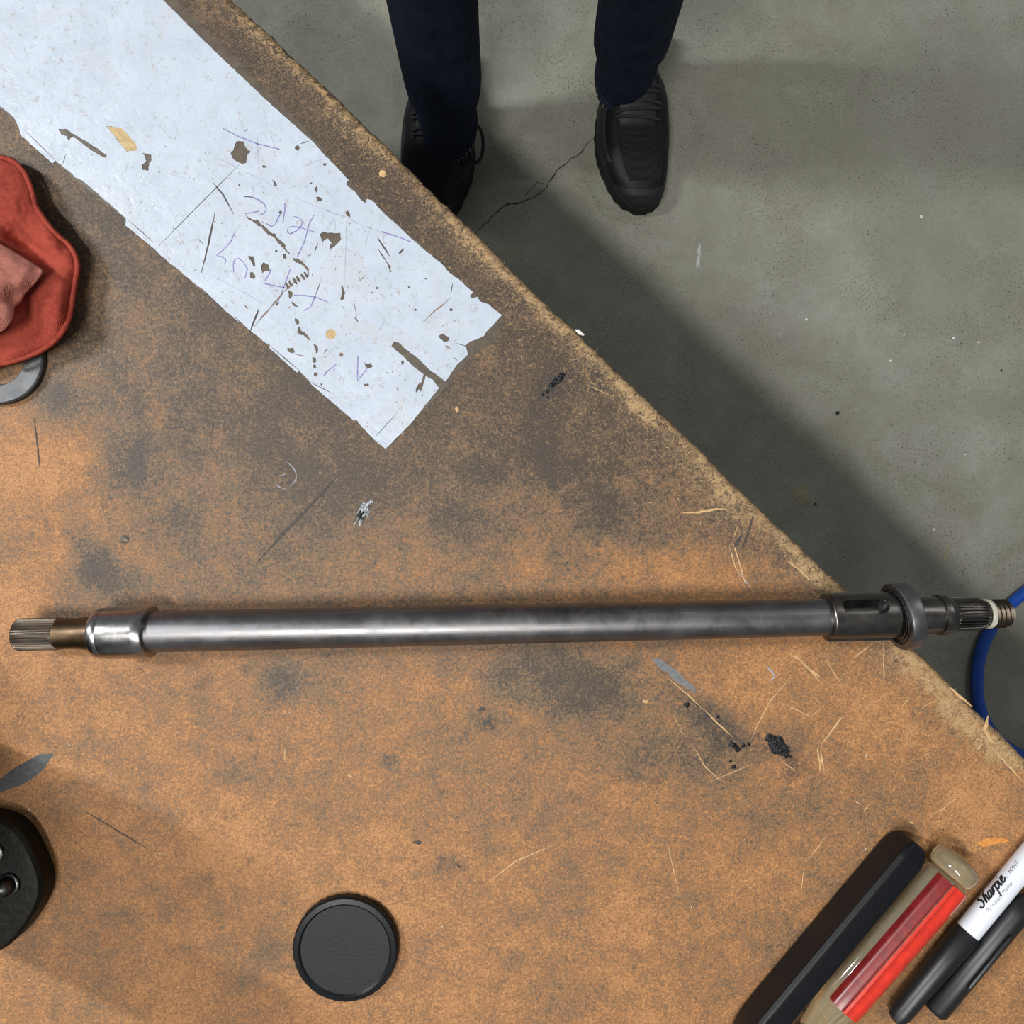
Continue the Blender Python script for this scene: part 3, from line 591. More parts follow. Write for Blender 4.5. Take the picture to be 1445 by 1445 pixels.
gl_o = filled('adhesive_residue', rough_poly(glue_outer, 0.9, 4, 77), [], BENCH + 0.00005, 0.0001, M['glue']); adopt(gl_o, bench); gl_o['label'] = 'dark brown glue residue showing around the white sheet'
sheet = filled('laminate_sheet', rough_poly(outer, 0.45, 4.0, 5), big + [circ, circ2], BENCH + 0.00018, 0.00022, M['sheet']); adopt(sheet, bench)
sheet['label'] = 'torn white laminate sheet covered with scratches and pen marks'
bpy.context.view_layer.update()
def sub(o, parent):
    o.parent = parent; o.matrix_parent_inverse = (Matrix.Translation(Vector(bench.location)) @ parent.matrix_parent_inverse).inverted() if False else Matrix.Identity(4); return o
d = filled('tan_plug', circ, [], BENCH + 0.00016, 0.0002, M['tan_plug']); sub(d, sheet); d['label'] = 'round tan plug'
d = filled('tan_strip', [(p[0] + 0.2, p[1]) for p in holes[2]], [], BENCH + 0.00016, 0.00005, M['tan_plug']); sub(d, sheet)
d = filled('tan_plug', circ2, [], BENCH + 0.00016, 0.0002, M['torn']); sub(d, sheet)
zi = BENCH + 0.00043
pen = Marks()
pens = [[(315, 125), (400, 130), (480, 160), (530, 205), (548, 260), (520, 300), (470, 315)], [(330, 300), (400, 290), (470, 275)], [(735, 190), (738, 260), (715, 400)], [(690, 300), (640, 405)], [(540, 395), (600, 430), (640, 410)],
        [(820, 325), (890, 345), (920, 385), (900, 430), (850, 480), (790, 505), (760, 490), (770, 440), (820, 430), (900, 440), (960, 465), (1050, 490)], [(1035, 310), (985, 400), (960, 500), (935, 590), (860, 745)],
        [(220, 495), (190, 580), (120, 660), (40, 725), (100, 740), (135, 770), (125, 810)], [(215, 900), (210, 820), (225, 765), (270, 755), (320, 800), (355, 860), (330, 960)], [(600, 860), (570, 930), (530, 990)], [(520, 1010), (640, 1035), (760, 1060)],
        [(790, 870), (750, 980), (700, 1120), (660, 1210)], [(830, 1130), (940, 1135), (1050, 1150), (1170, 1200)], [(1040, 1150), (1000, 1250), (930, 1290)]]
for p in pens: pen.ribbon([Z4(q) for q in p], 1.5, zi, 0, False, .2)
for p in [[(50, 5), (130, 45), (220, 80), (325, 105)], [(705, 1110), (703, 1230), (750, 1170)], [(540, 1205), (560, 1180), (600, 1150)], [(820, 505), (900, 530), (965, 556)]]: pen.ribbon([Z2(q) for q in p], 1.5, zi, 0, False, .2)
tag(sub(pen.build('pen_writing', M['ink']), sheet), 'violet pen scribbles', kind='stuff')
pen = Marks()
for p in [[(140, 210), (250, 255), (330, 310)], [(510, 390), (640, 430), (740, 480), (850, 520)], [(215, 30), (225, 220)], [(765, 480), (745, 560), (745, 640)], [(0, 140), (60, 165), (130, 200)], [(275, 10), (300, 90)], [(150, 335), (200, 340), (250, 375)], [(430, 190), (540, 150)],
          [(530, 730), (495, 830), (480, 880)], [(610, 470), (650, 460), (640, 760)], [(400, 340), (520, 390)]]: pen.ribbon([Z2(q) for q in p], 1.0, zi, 0, True, .3)
for p in [[(520, 700), (600, 650), (655, 570)], [(700, 135), (760, 130), (790, 180)], [(860, 170), (980, 190), (1030, 230)], [(635, 245), (680, 180)], [(640, 770), (580, 820)], [(950, 500), (1020, 410)], [(690, 850), (695, 910)]]: pen.ribbon([Z8(q) for q in p], 1.0, zi, 0, True, .3)
for p in [[(1240, 340), (1160, 470)], [(1245, 345), (1255, 480)], [(1115, 930), (1075, 1060), (1040, 1150)], [(400, 0), (430, 110)], [(460, 0), (550, 60)], [(0, 930), (200, 1040), (580, 1245)], [(1100, 235), (1210, 290), (1330, 330)]]: pen.ribbon([Z4(q) for q in p], 1.0, zi, 0, True, .3)
tag(sub(pen.build('pencil_line', M['ink_grey']), sheet), 'faint grey-violet lines', kind='stuff')
cut = Marks()
for p, w in [([(339, 231), (280, 290), (219, 352)], 1.0), ([(300, 257), (315, 275), (330, 303)], 2.0), ([(303, 300), (294, 345), (284, 385)], 2.6), ([(287, 345), (281, 337)], 1.2), ([(365, 436), (359, 452), (353, 468)], 2.8), ([(560, 583), (529, 617)], 0.9), ([(532, 334), (550, 362)], 2.0), ([(639, 399), (636, 415)], 1.6),
             ([(32, 181), (80, 228)], .9), ([(440, 540), (470, 556)], 1.2), ([(382, 489), (424, 524)], 1.3), ([(462, 491), (457, 500)], 1.6), ([(499, 425), (504, 448)], .8), ([(424, 203), (436, 199)], 1.6), ([(384, 254), (391, 262)], 2.2), ([(534, 352), (547, 372)], 1.6), ([(93, 218), (88, 232)], 1.4), ([(444, 355), (449, 343)], 1.8),
             ([(180, 310), (218, 343)], 1.0), ([(284, 406), (318, 440)], 1.0), ([(330, 446), (355, 470)], 1.2), ([(500, 447), (506, 455)], 1.6), ([(344, 186), (350, 182)], 1)]:
    cut.ribbon([(a, b) for a, b in p], w, zi, 0, True, .25)
tag(sub(cut.build('knife_cut', M['scratch_dark']), sheet), 'dark knife cuts and scratches', kind='stuff')
cut = Marks()
for p, w in [([(424, 391), (400, 412), (358, 462)], 1.8), ([(636, 421), (612, 440), (596, 455)], 1.4), ([(426, 371), (435, 382), (436, 390)], 3.2), ([(507, 397), (516, 388)], 2.2), ([(506, 387), (508, 396)], 1.6), ([(434, 362), (440, 358)], 1.2), ([(545, 371), (552, 378)], 2), ([(628, 487), (636, 493)], 1.8), ([(640, 504), (646, 509)], 1.6), ([(345, 430), (350, 436)], 2), ([(416, 500), (434, 503)], 1.2), ([(97, 200), (100, 190)], 1.4)]:
    cut.ribbon(p, w, zi, 0.00006, True, .5)
for i in range(520):
    x = random.uniform(40, 690); y = random.uniform(185, 620)
    # inside the band
    q = P(x, y).to_2d() - O; v = np.interp(q.dot(T), eu, ev) - q.dot(N)
    if 0.036 < v < 0.11 and q.dot(T) < -0.055:
        a = random.uniform(0, PI); L = random.uniform(.8, 4); cut.ribbon([(x, y), (x + L * math.cos(a), y + L * math.sin(a))], random.uniform(.5, 1.5), zi, 0.00003, True, .4)
tag(sub(cut.build('torn_specks', M['torn']), sheet), kind='stuff')

# ------------------------------------------------------------------ steel shaft
ya = lambda x: 896.0 - 0.0215 * x
def zax(x): return BENCH + 0.01215 + (0.0148 - 0.01215) * (x - 175) / (1277 - 175)
def AX(x): return P(x, ya(x), zax(x))
A0 = AX(175); ADIR = (AX(1277) - A0).normalized()
def acoord(x): return (AX(x) - A0).dot(ADIR)
def rad(x, rp): return rp * (CAMZ - zax(x)) / FPX
YD = Vector((0, 0, 1)).cross(ADIR).normalized(); ZD = ADIR.cross(YD).normalized()   # YD ~ +y (up in the picture), ZD up
shaft = empty('drive_shaft', (A0.x, A0.y, BENCH), 'long grey steel shaft with collar, keyed sleeve and splined ends lying across the bench', 'shaft')
RX = Matrix((ADIR, YD, ZD)).transposed()
def lathe(name, prof, mat, rfun=None, seg=96, parent=None, caps=True, sub_n=1, smooth=True):
    """prof: (x_px, r_px); theta measured from up towards +y"""
    pts = []
    for i, (x, r) in enumerate(prof):
        a, rr = acoord(x), rad(x, r)
        if i and sub_n > 1:
            a0, r0 = pts[-1]
            for j in range(1, sub_n): pts.append((a0 + (a - a0) * j / sub_n, r0 + (rr - r0) * j / sub_n))
        pts.append((a, rr))
    V = []; F = []
    for (a, r) in pts:
        for s in range(seg):
            th = 2 * PI * s / seg; q = r if rfun is None else rfun(a, th, r)
            V.append(A0 + ADIR * a + YD * (q * math.sin(th)) + ZD * (q * math.cos(th)))
    n = len(pts)
    for i in range(n - 1):
        for s in range(seg):
            t = (s + 1) % seg; F.append((i * seg + s, i * seg + t, (i + 1) * seg + t, (i + 1) * seg + s))
    if caps:
        F.append(tuple(range(seg - 1, -1, -1))); F.append(tuple((n - 1) * seg + s for s in range(seg)))
    o = mesh(name, V, F, mat); bm = bmesh.new(); bm.from_mesh(o.data); bmesh.ops.recalc_face_normals(bm, faces=bm.faces); bm.to_mesh(o.data); bm.free()
    # give it a local frame so brushed grain runs along the shaft
    o.data.transform(RX.transposed().to_4x4() @ Matrix.Translation(-A0)); o.rotation_euler = RX.to_euler(); o.location = A0
    o.parent = parent or shaft
    o.matrix_parent_inverse = Matrix.Translation(-Vector(shaft.location)) if parent is None else Matrix.Identity(4)
    if parent is not None:
        o.location = (0, 0, 0); o.rotation_euler = (0, 0, 0)
    if smooth: sharp(o, 32)
    return o
def teeth(n, depth, a0, a1, ramp_len):
    def f(a, th, r):
        w = max(0.0, min(1.0, (a - a0) / ramp_len, (a1 - a) / ramp_len))
        return r - depth * w * (0.5 - 0.5 * max(-1, min(1, 1.8 * math.cos(n * th))))
    return f
a_l0, a_l1 = acoord(24), acoord(84)
o = lathe('splined_tip', [(26, 20.0), (27.5, 22.2), (29, 22.7), (40, 22.7), (55, 22.7), (70, 22.7), (80, 22.7), (83, 22.6), (85, 21.6)], M['spline'], teeth(38, 0.00055, a_l0, acoord(86), 0.0005), 380)
o['label'] = 'fine-toothed splined tip'
o = lathe('neck', [(84, 21.8), (90, 21.7), (108, 21.6), (118, 22.4), (127, 24.0), (137, 25.2)], M['oily']); o['label'] = 'brown oil-stained neck'
o = lathe('collar', [(137, 25.0), (137.6, 30.5), (138.5, 33), (141, 34.6), (150, 35.4), (151, 34.9), (152.5, 34.9), (154, 36.3), (156, 36.5), (170, 36.5), (200, 36.5), (212.5, 36.5), (214.5, 35.6), (215, 34), (215, 28)], M['polished']); o['label'] = 'polished wide steel collar'
o = lathe('shaft_body', [(212, 28.9), (300, 28.9), (400, 28.7), (600, 28.2), (800, 27.6), (1000, 27.0), (1168, 26.3)], M['shaft'], None, 96, None, True, 4)
# keyed sleeve: slots sunk into it
s0, s1 = acoord(1165), acoord(1258)
rs = rad(1210, 34.2)
def sleeve_r(a, th, r):
    depth = 0.0
    for (aa, bb, tc, hw) in ((acoord(1178), acoord(1241), math.radians(33), 0.0036), (acoord(1160), acoord(1272), math.radians(-62), 0.0044)):
        cen = (th - tc + PI) % (2 * PI) - PI; s = cen * r
        # rounded-end slot distance
        am, half = (aa + bb) / 2, (bb - aa) / 2 - hw
        da = max(abs(a - am) - half, 0.0); dist = math.hypot(da, s)
        if dist < hw: depth = max(depth, min(1.0, (hw - dist) / 0.00045) * (0.0050 if hw < 0.0040 else 0.0011))
    return r - depth
pf = [(1165, 27.5), (1165.3, 32.6), (1166.5, 33.8), (1168, 34.2), (1256, 34.2), (1257.5, 33.6), (1258, 30)]
pp = pf[:4] + [(1168 + i * (88 / 150), 34.2) for i in range(1, 150)] + pf[4:]
o = lathe('keyed_sleeve', pp, M['darksteel'], sleeve_r, 260); o['label'] = 'dark oiled sleeve with a long keyway slot'
o = lathe('sleeve_step', [(1257, 31.0), (1262, 31.0), (1263, 30.4), (1275, 30.2), (1290, 27)], M['darksteel'])
# bearing, slightly cocked on the shaft
bx = 1273; brg = empty('bearing', (0, 0, 0), 'x', 'x'); del brg['label']; del brg['category']
cB = AX(bx); ang = math.radians(8)
nB = (ADIR * math.cos(ang) + YD * math.sin(ang)).normalized()  # cocked about the vertical axis
# top of the picture leans left
nB = (ADIR * math.cos(ang) + YD * math.sin(ang)).normalized(); yB = ZD.cross(nB).normalized()
RB = Matrix((nB, yB, ZD)).transposed()
brg.parent = shaft; brg.matrix_parent_inverse = Matrix.Translation(-Vector(shaft.location)); brg.location = cB; brg.rotation_euler = RB.to_euler()
def ring(name, prof, mat, seg=120, parent=None, rf=None):
    """closed profile of (a, r) in metres around local x"""
    V = []; F = []; n = len(prof)
    for (a, r) in prof:
        for s in range(seg):
            th = 2 * PI * s / seg; V.append((a, r * math.sin(th), r * math.cos(th)))
    for i in range(n):
        j = (i + 1) % n
        for s in range(seg):
            t = (s + 1) % seg; F.append((i * seg + s, i * seg + t, j * seg + t, j * seg + s))
    o = mesh(name, V, F, mat); bm = bmesh.new(); bm.from_mesh(o.data); bmesh.ops.recalc_face_normals(bm, faces=bm.faces); bm.to_mesh(o.data); bm.free(); sharp(o, 30)
    o.parent = parent; return o
mm = 0.001; rb = rad(bx, 47.4)
ring('outer_ring', [(-3.4 * mm, rb - 2.6 * mm), (-3.4 * mm, rb - 0.7 * mm), (-3.0 * mm, rb - 0.15 * mm), (-2.6 * mm, rb), (2.6 * mm, rb), (3.0 * mm, rb - 0.15 * mm), (3.4 * mm, rb - 0.7 * mm), (3.4 * mm, rb - 2.6 * mm), (2.4 * mm, rb - 3.0 * mm), (-2.4 * mm, rb - 3.0 * mm)], M['bearing'], parent=brg)['label'] = 'wide grey outer ring'
ring('seal', [(-2.6 * mm, rb - 5.6 * mm), (-2.9 * mm, rb - 4.6 * mm), (-2.5 * mm, rb - 2.9 * mm), (2.5 * mm, rb - 2.9 * mm), (2.9 * mm, rb - 4.6 * mm), (2.6 * mm, rb - 5.6 * mm)], M['seal'], parent=brg)['label'] = 'glossy black seal'
ring('wire_clip', [(-3.3 * mm, rb - 4.0 * mm), (-3.45 * mm, rb - 3.8 * mm), (-3.3 * mm, rb - 3.6 * mm), (-2.6 * mm, rb - 3.6 * mm), (-2.6 * mm, rb - 4.0 * mm)], M['bearing'], parent=brg)
ring('inner_ring', [(-3.5 * mm, rb - 7.4 * mm), (-3.7 * mm, rb - 7.1 * mm), (-3.7 * mm, rb - 5.9 * mm), (-3.3 * mm, rb - 5.5 * mm), (3.3 * mm, rb - 5.5 * mm), (3.7 * mm, rb - 5.9 * mm), (3.7 * mm, rb - 7.4 * mm)], M['darksteel'], parent=brg)
o = lathe('bearing_seat', [(1258, 29.8), (1283, 29.8), (1284, 26.5), (1300, 26.2), (1326, 26.0)], M['darksteel'])
o = lathe('retaining_ring', [(1322, 26), (1322.5, 28.4), (1326, 28.8), (1331, 28.6), (1333, 27.2), (1339, 26.0), (1341, 24.5)], M['darksteel'])
o = lathe('outer_spline', [(1339, 21.6), (1342, 23.4), (1345, 23.9), (1355, 23.9), (1365, 23.8), (1373, 23.5), (1379, 22.8), (1384, 21.2), (1387, 19.6)], M['darksteel'], teeth(30, 0.00085, acoord(1338), acoord(1387), 0.0008), 360); o['label'] = 'coarse dark outboard splines'
def thr(a, th, r):
    ph = (a / 0.0021 + th / (2 * PI)) % 1.0
    return r - 0.00075 * abs(2 * ph - 1)
o = lathe('threaded_end', [(1386, 19.6), (1396, 19.6)] + [(1396 + i * 0.3, 20.4) for i in range(76)] + [(1420, 18.4), (1421, 12)], M['spline'], thr, 96); o['label'] = 'short threaded end'
o = lathe('thread_paste', [(1390, 19.4), (1390.7, 20.2), (1392, 20.6), (1395, 20.7), (1396.3, 20.2), (1397, 19)], M['paste'], lambda a, th, r: r + 0.0003 * noise.noise(Vector((a * 700, th * 2, 0))), 96); o['label'] = 'dried whitish paste ring on the thread'
o = lathe('centre_nub', [(1419, 12.5), (1424, 12.2), (1427, 10.5), (1428.5, 7), (1429, 2)], M['paste'])

# ------------------------------------------------------------------ red shop rag
out_z1 = [(-1000, 160), (-500, 120), (-120, 130), (0, 152), (60, 168), (105, 195), (150, 250), (190, 340), (215, 430), (250, 490), (310, 570), (360, 620), (400, 655), (440, 715), (457, 790), (447, 860), (435, 930), (420, 1030), (395, 1120), (330, 1215), (235, 1283), (120, 1330), (0, 1362), (-200, 1420), (-600, 1440), (-1000, 1380), (-1150, 800)]
def spline_closed(pts, n):
    out = []; m = len(pts)
    for i in range(m):
        p0, p1, p2, p3 = [Vector(pts[(i + q) % m]) for q in (-1, 0, 1, 2)]
        for j in range(n):
            t = j / n; out.append(0.5 * ((2 * p1) + (-p0 + p2) * t + (2 * p0 - 5 * p1 + 4 * p2 - p3) * t * t + (-p0 + 3 * p1 - 3 * p2 + p3) * t ** 3))
    return out
def cloth(name, outline, centre, hfun, z0, mat, n=5, rings=60, thick=0.0022):
    ol = spline_closed(outline, n); S = len(ol); V = []; F = []; c = Vector(centre)
    for r in range(rings + 1):
        t = r / rings
        for i in range(S):
            q = c.lerp(ol[i], t); px, py = Z1(q); w = P(px, py, z0 + hfun(px, py, t, i / S))
            V.append((w.x, w.y, z0 + hfun(px, py, t, i / S)))
    for r in range(rings):
        for i in range(S):
            j = (i + 1) % S; F.append((r * S + i, (r + 1) * S + i, (r + 1) * S + j, r * S + j))
    me_ = bpy.data.meshes.new(name); me_.from_pydata([tuple(v) for v in V], [], F); bm = bmesh.new(); bm.from_mesh(me_); bmesh.ops.remove_doubles(bm, verts=bm.verts, dist=1e-6)
    bmesh.ops.recalc_face_normals(bm, faces=bm.faces)
    if sum(f.normal.z for f in bm.faces) < 0: bmesh.ops.reverse_faces(bm, faces=bm.faces)
    bm.to_mesh(me_); bm.free()
    o = link(name, me_, mat, None, True)
    s = o.modifiers.new('s', 'SOLIDIFY'); s.thickness = thick; s.offset = -1
    return o
rag = empty('shop_rag', P(-40, 360, BENCH), 'crumpled red cloth shop rag over a steel washer at the left of the bench', 'rag')
def h_rag(px, py, t, s):
    e = (1 - t ** 5)
    h = 0.0055 + 0.010 * e ** 0.8
    # a deep valley running beside the folded flap, a ridge below the hem
    d1 = ((px - 30) * 0.80 + (py - 350) * 0.60); d2 = (-(px - 30) * 0.60 + (py - 350) * 0.80)
    h -= 0.0085 * math.exp(-((d2 + 8) / 12) ** 2) * math.exp(-((d1 - 5) / 48) ** 2)
    h += 0.0045 * math.exp(-((px - 70) / 20) ** 2 - ((py - 300) / 50) ** 2)
    h -= 0.0055 * math.exp(-((px - 40) / 20) ** 2 - ((py - 440) / 36) ** 2)
    h += 0.004 * math.exp(-((px - 85) / 16) ** 2 - ((py - 440) / 50) ** 2)
    h += 0.0012 * noise.noise(Vector((px * .035, py * .035, 2))) + 0.0005 * noise.noise(Vector((px * .12, py * .12, 5)))
    return max(h, 0.0025)
r1 = cloth('cloth', out_z1, (-250, 760), h_rag, BENCH, M['rag']); adopt(r1, rag)
fl_z1 = [(-900, 300), (-300, 520), (-100, 600), (0, 655), (80, 700), (160, 750), (215, 785), (240, 808), (225, 850), (180, 905), (120, 965), (88, 1010), (80, 1060), (60, 1105), (0, 1160), (-150, 1200), (-600, 1150), (-900, 800)]
def h_flap(px, py, t, s): return 0.0190 + 0.0085 * (1 - t ** 3) - 0.003 * math.exp(-((px - 20) / 14) ** 2 - ((py - 420) / 10) ** 2) + 0.0014 * noise.noise(Vector((px * .05, py * .05, 8)))
r2 = cloth('folded_flap', fl_z1, (-250, 830), h_flap, BENCH, M['rag_pale'], 5, 40, 0.003); adopt(r2, rag); r2['label'] = 'faded pink folded-over flap'
hem = [Vector(p) for p in out_z1[2:23]]; V = []; F = []; seg = 8; hp = []
for i in range(len(hem) - 1):
    for j in range(6):
        q = hem[i].lerp(hem[i + 1], j / 6); hp.append(q)
cen = Vector((-100, 760))
ol = spline_closed(out_z1, 6)[6 * 2:6 * 22]
W = []
for q in ol:
    q2 = q + (cen - q).normalized() * 17; px, py = Z1(q2); t = 0.96; w = P(px, py, BENCH + h_rag(px, py, .94, 0)); W.append(Vector((w.x, w.y, BENCH + h_rag(px, py, .94, 0) + 0.0002)))
def tube(name, pts, r, mat, seg=10, parent=None, rf=None, cap=True):
    V = []; F = []; n = len(pts)
    for i, p in enumerate(pts):
        d = (pts[min(i + 1, n - 1)] - pts[max(i - 1, 0)]).normalized(); up = Vector((0, 0, 1)) if abs(d.z) < .95 else Vector((1, 0, 0)); a = d.cross(up).normalized(); b = a.cross(d).normalized()
        rr = r if rf is None else rf(i / (n - 1)) * r
        for s in range(seg): th = 2 * PI * s / seg; V.append(p + a * (rr * math.cos(th)) + b * (rr * math.sin(th)))
    for i in range(n - 1):
        for s in range(seg): t = (s + 1) % seg; F.append((i * seg + s, i * seg + t, (i + 1) * seg + t, (i + 1) * seg + s))
    if cap: F.append(tuple(range(seg))); F.append(tuple((n - 1) * seg + s for s in reversed(range(seg))))
    o = mesh(name, V, F, mat, None, True)
    bm = bmesh.new(); bm.from_mesh(o.data); bmesh.ops.recalc_face_normals(bm, faces=bm.faces); bm.to_mesh(o.data); bm.free()
    if parent: adopt(o, parent)
    return o
tube('hem', W, 0.0011, M['rag'], 8, rag)

# ------------------------------------------------------------------ washer under the rag
wc = P(-3.4, 506.5, BENCH + 0.0035); wsh = empty('washer', (wc.x, wc.y, BENCH), 'flat grey steel washer half hidden beneath the red rag', 'washer')
R1 = 63.6 * (CAMZ - BENCH - .0035) / FPX; R0 = 36 * (CAMZ - BENCH - .0035) / FPX
V = []; F = []; seg = 120; prof = [(R0, 0.0), (R0, 0.0030), (R0 + .0005, 0.0035), (R1 - .0008, 0.0035), (R1, 0.0029), (R1, 0.0003), (R1 - .0005, 0.0)]
for i, (r, z) in enumerate(prof):
    for s in range(seg):
        th = 2 * PI * s / seg; rr = r
        if i in (3, 4, 5, 6):
            q = abs(th - math.radians(28)); rr = min(r, (R1 - 0.0011) / max(math.cos(q), .3)) if q < 0.5 else r
        V.append((rr * math.cos(th), rr * math.sin(th), z))
n = len(prof)
for i in range(n):
    j = (i + 1) % n
    for s in range(seg): t = (s + 1) % seg; F.append((i * seg + s, j * seg + s, j * seg + t, i * seg + t))
o = mesh('ring_plate', V, F, M['washer'], wsh); bm = bmesh.new(); bm.from_mesh(o.data); bmesh.ops.recalc_face_normals(bm, faces=bm.faces); bm.to_mesh(o.data); bm.free(); sharp(o)

# ------------------------------------------------------------------ generic handle loft along a bench direction
def bar(name, A, B, sec, scl, mat, parent, smooth=True, deg=40, matfn=None, mats=None):
    """A,B world axis points; sec: list of (x across, z up) in metres; scl: list of (t along in metres, sx, sz)"""
    d = (B - A).normalized(); side = d.cross(Vector((0, 0, 1))).normalized(); up = side.cross(d).normalized(); V = []; F = []; n = len(sec)
    for (t, sx, sz) in scl:
        for (x, z) in sec: V.append(A + d * t + side * (x * sx) + up * (z * sz))
    for i in range(len(scl) - 1):
        for s in range(n): t = (s + 1) % n; F.append((i * n + s, i * n + t, (i + 1) * n + t, (i + 1) * n + s))
    F.append(tuple(range(n))); F.append(tuple((len(scl) - 1) * n + s for s in reversed(range(n))))
    o = mesh(name, V, F, mat)
    if mats:
        for m_ in mats: o.data.materials.append(m_)
        for p in o.data.polygons:
            if p.index < (len(scl) - 1) * n: p.material_index = matfn(p.index % n)
    bm = bmesh.new(); bm.from_mesh(o.data); bmesh.ops.recalc_face_normals(bm, faces=bm.faces); bm.to_mesh(o.data); bm.free()
    sharp(o, deg)
    return adopt(o, parent)
def rounded(pts, r, n=5):
    out = []; m = len(pts)
    for i in range(m):
        a, b, c_ = Vector(pts[i - 1]), Vector(pts[i]), Vector(pts[(i + 1) % m]); u = (a - b).normalized(); w = (c_ - b).normalized()
        p, q = b + u * r, b + w * r
        for j in range(n + 1):
            t = j / n; out.append(tuple((1 - t) ** 2 * p + 2 * t * (1 - t) * b + t * t * q))
    return out
# black handle tool: top end in frame, runs to the lower left
zc = BENCH + 0.011
Ah = Vector((0.766 * 0.2453 + -0.643 * 0.0015, -0.643 * 0.2453 - 0.766 * 0.0015, BENCH + 0.0094)); dpx = Vector((-0.643, -0.766, 0))
dirw = Vector((-0.643, -0.766, 0)).normalized(); Bh = Ah + dirw * 0.125
tool = empty('pry_tool', (Ah.x, Ah.y, BENCH), 'black square-sided plastic tool handle lying left of the clear screwdriver', 'tool')
# section: side axis = dir x up ; for this direction side points up-left in the picture
sec = rounded([(-0.0066, -0.0092), (-0.0062, 0.0090), (0.0052, 0.0096), (0.0062, 0.0084), (0.0060, -0.0092)], 0.0016, 5)
scl = [(-0.0045 + 0.0100 * (1 - math.cos(a)), 0.45 + 0.55 * math.sin(a), 0.62 + 0.38 * math.sin(a)) for a in [i * PI / 2 / 12 for i in range(13)]] + [(0.03, 1, 1), (0.06, 1, 1), (0.10, 1.0, 1.0), (0.112, .96, .96), (0.120, .8, .8), (0.124, .5, .5)]
bar('handle', Ah, Bh, sec, scl, M['blackplastic'], tool, True, 60)
bar('steel_blade', Ah + dirw * 0.120, Ah + dirw * 0.25, rounded([(-.004, -.003), (-.004, .003), (.004, .003), (.004, -.003)], .001, 3), [(0, 1, 1), (0.09, 1, 1), (0.12, 1.4, .4), (0.125, 1.2, .3)], M['bearing'], tool)

# clear screwdriver with red flutes
zs = BENCH + 0.0110
Cs = P(1348, 1221, zs); sdir = Vector((-0.655, -0.755, 0)).normalized()
drv = empty('screwdriver', (Cs.x, Cs.y, BENCH), 'screwdriver with clear amber handle and red flutes beside the white marker', 'screwdriver')
def revolve(name, A, d, prof, mat, parent, seg=64, rf=None, deg=40, mats=None, matfn=None, zrange=None):
    side = d.cross(Vector((0, 0, 1))).normalized(); up = side.cross(d).normalized(); V = []; F = []
    for (t, r) in prof:
        for s in range(seg):
            th = 2 * PI * s / seg; q = r if rf is None else rf(t, th, r); V.append(A + d * t + side * (q * math.sin(th)) + up * (q * math.cos(th)))
    n = len(prof)
    for i in range(n - 1):
        for s in range(seg): t = (s + 1) % seg; F.append((i * seg + s, i * seg + t, (i + 1) * seg + t, (i + 1) * seg + s))
    F.append(tuple(range(seg))); F.append(tuple((n - 1) * seg + s for s in reversed(range(seg))))
    o = mesh(name, V, F, mat); bm = bmesh.new(); bm.from_mesh(o.data); bmesh.ops.recalc_face_normals(bm, faces=bm.faces); bm.to_mesh(o.data); bm.free(); sharp(o, deg); return adopt(o, parent)
R = 0.0104
bulb = [(-0.0052 + 0.0052 * (1 - math.cos(a)), max(0.0005, R * math.sin(a) ** 0.75)) for a in [0.02 + i * (PI / 2) / 12 for i in range(13)]]
bulb += [(0.0015, R), (0.0034, R * .97), (0.0048, R * .90), (0.0056, R * .78)]
revolve('butt_cap', Cs, sdir, bulb, M['clear'], drv)['label'] = 'rounded clear amber butt'
def flute(t, th, r): return r * (1 - 0.10 * max(0, math.cos(6 * th + 0.6)) ** 2)
revolve('clear_handle', Cs, sdir, [(0.0056, R * .62), (0.0064, R * .86), (0.0080, R * .98), (0.012, R * 1.02), (0.05, R * 1.03), (0.08, R * .98), (0.088, R * .85), (0.098, R * .66), (0.104, R * .60)], M['clear'], drv, 96, flute)
# red strips bonded on the upper right flutes
def strip(name, th0, th1, mat, t0=0.0078, t1=0.085):
    side = sdir.cross(Vector((0, 0, 1))).normalized(); up = side.cross(sdir).normalized(); V = []; F = []; nt, ns = 24, 14
    for lay in (0.0004, -0.001):
        for i in range(nt + 1):
            t = t0 + (t1 - t0) * i / nt; e = min(1, i / 1.5, (nt - i) / 1.5)
            for j in range(ns + 1):
                th = th0 + (th1 - th0) * j / ns; r = flute(t, th, R * 1.02) + lay * (0.3 + .7 * e) * (1 if 0 < j < ns or lay < 0 else .3); V.append(Cs + sdir * t + side * (r * math.sin(th)) + up * (r * math.cos(th)))
    L = (nt + 1) * (ns + 1)
    for i in range(nt):
        for j in range(ns):
            a = i * (ns + 1) + j; F.append((a, a + 1, a + ns + 2, a + ns + 1)); F.append((L + a, L + a + ns + 1, L + a + ns + 2, L + a + 1))
    for i in range(nt):
        a = i * (ns + 1); F.append((a, a + ns + 1, L + a + ns + 1, L + a)); a += ns; F.append((a, L + a, L + a + ns + 1, a + ns + 1))
    for j in range(ns): F.append((j, L + j, L + j + 1, j + 1)); a = nt * (ns + 1) + j; F.append((a, a + 1, L + a + 1, L + a))
    o = mesh(name, V, F, mat); bm = bmesh.new(); bm.from_mesh(o.data); bmesh.ops.recalc_face_normals(bm, faces=bm.faces); bm.to_mesh(o.data); bm.free(); sharp(o); return adopt(o, drv)
strip('red_flute', math.radians(-78), math.radians(13), M['redplastic'])['label'] = 'bright red flute'
strip('red_flute', math.radians(15), math.radians(56), M['darkred'])['label'] = 'dull dark red flute'
revolve('steel_shank', Cs, sdir, [(0.103, .0032), (0.20, .0032), (0.208, .0028), (0.212, .001)], M['shaft'], drv, 24)

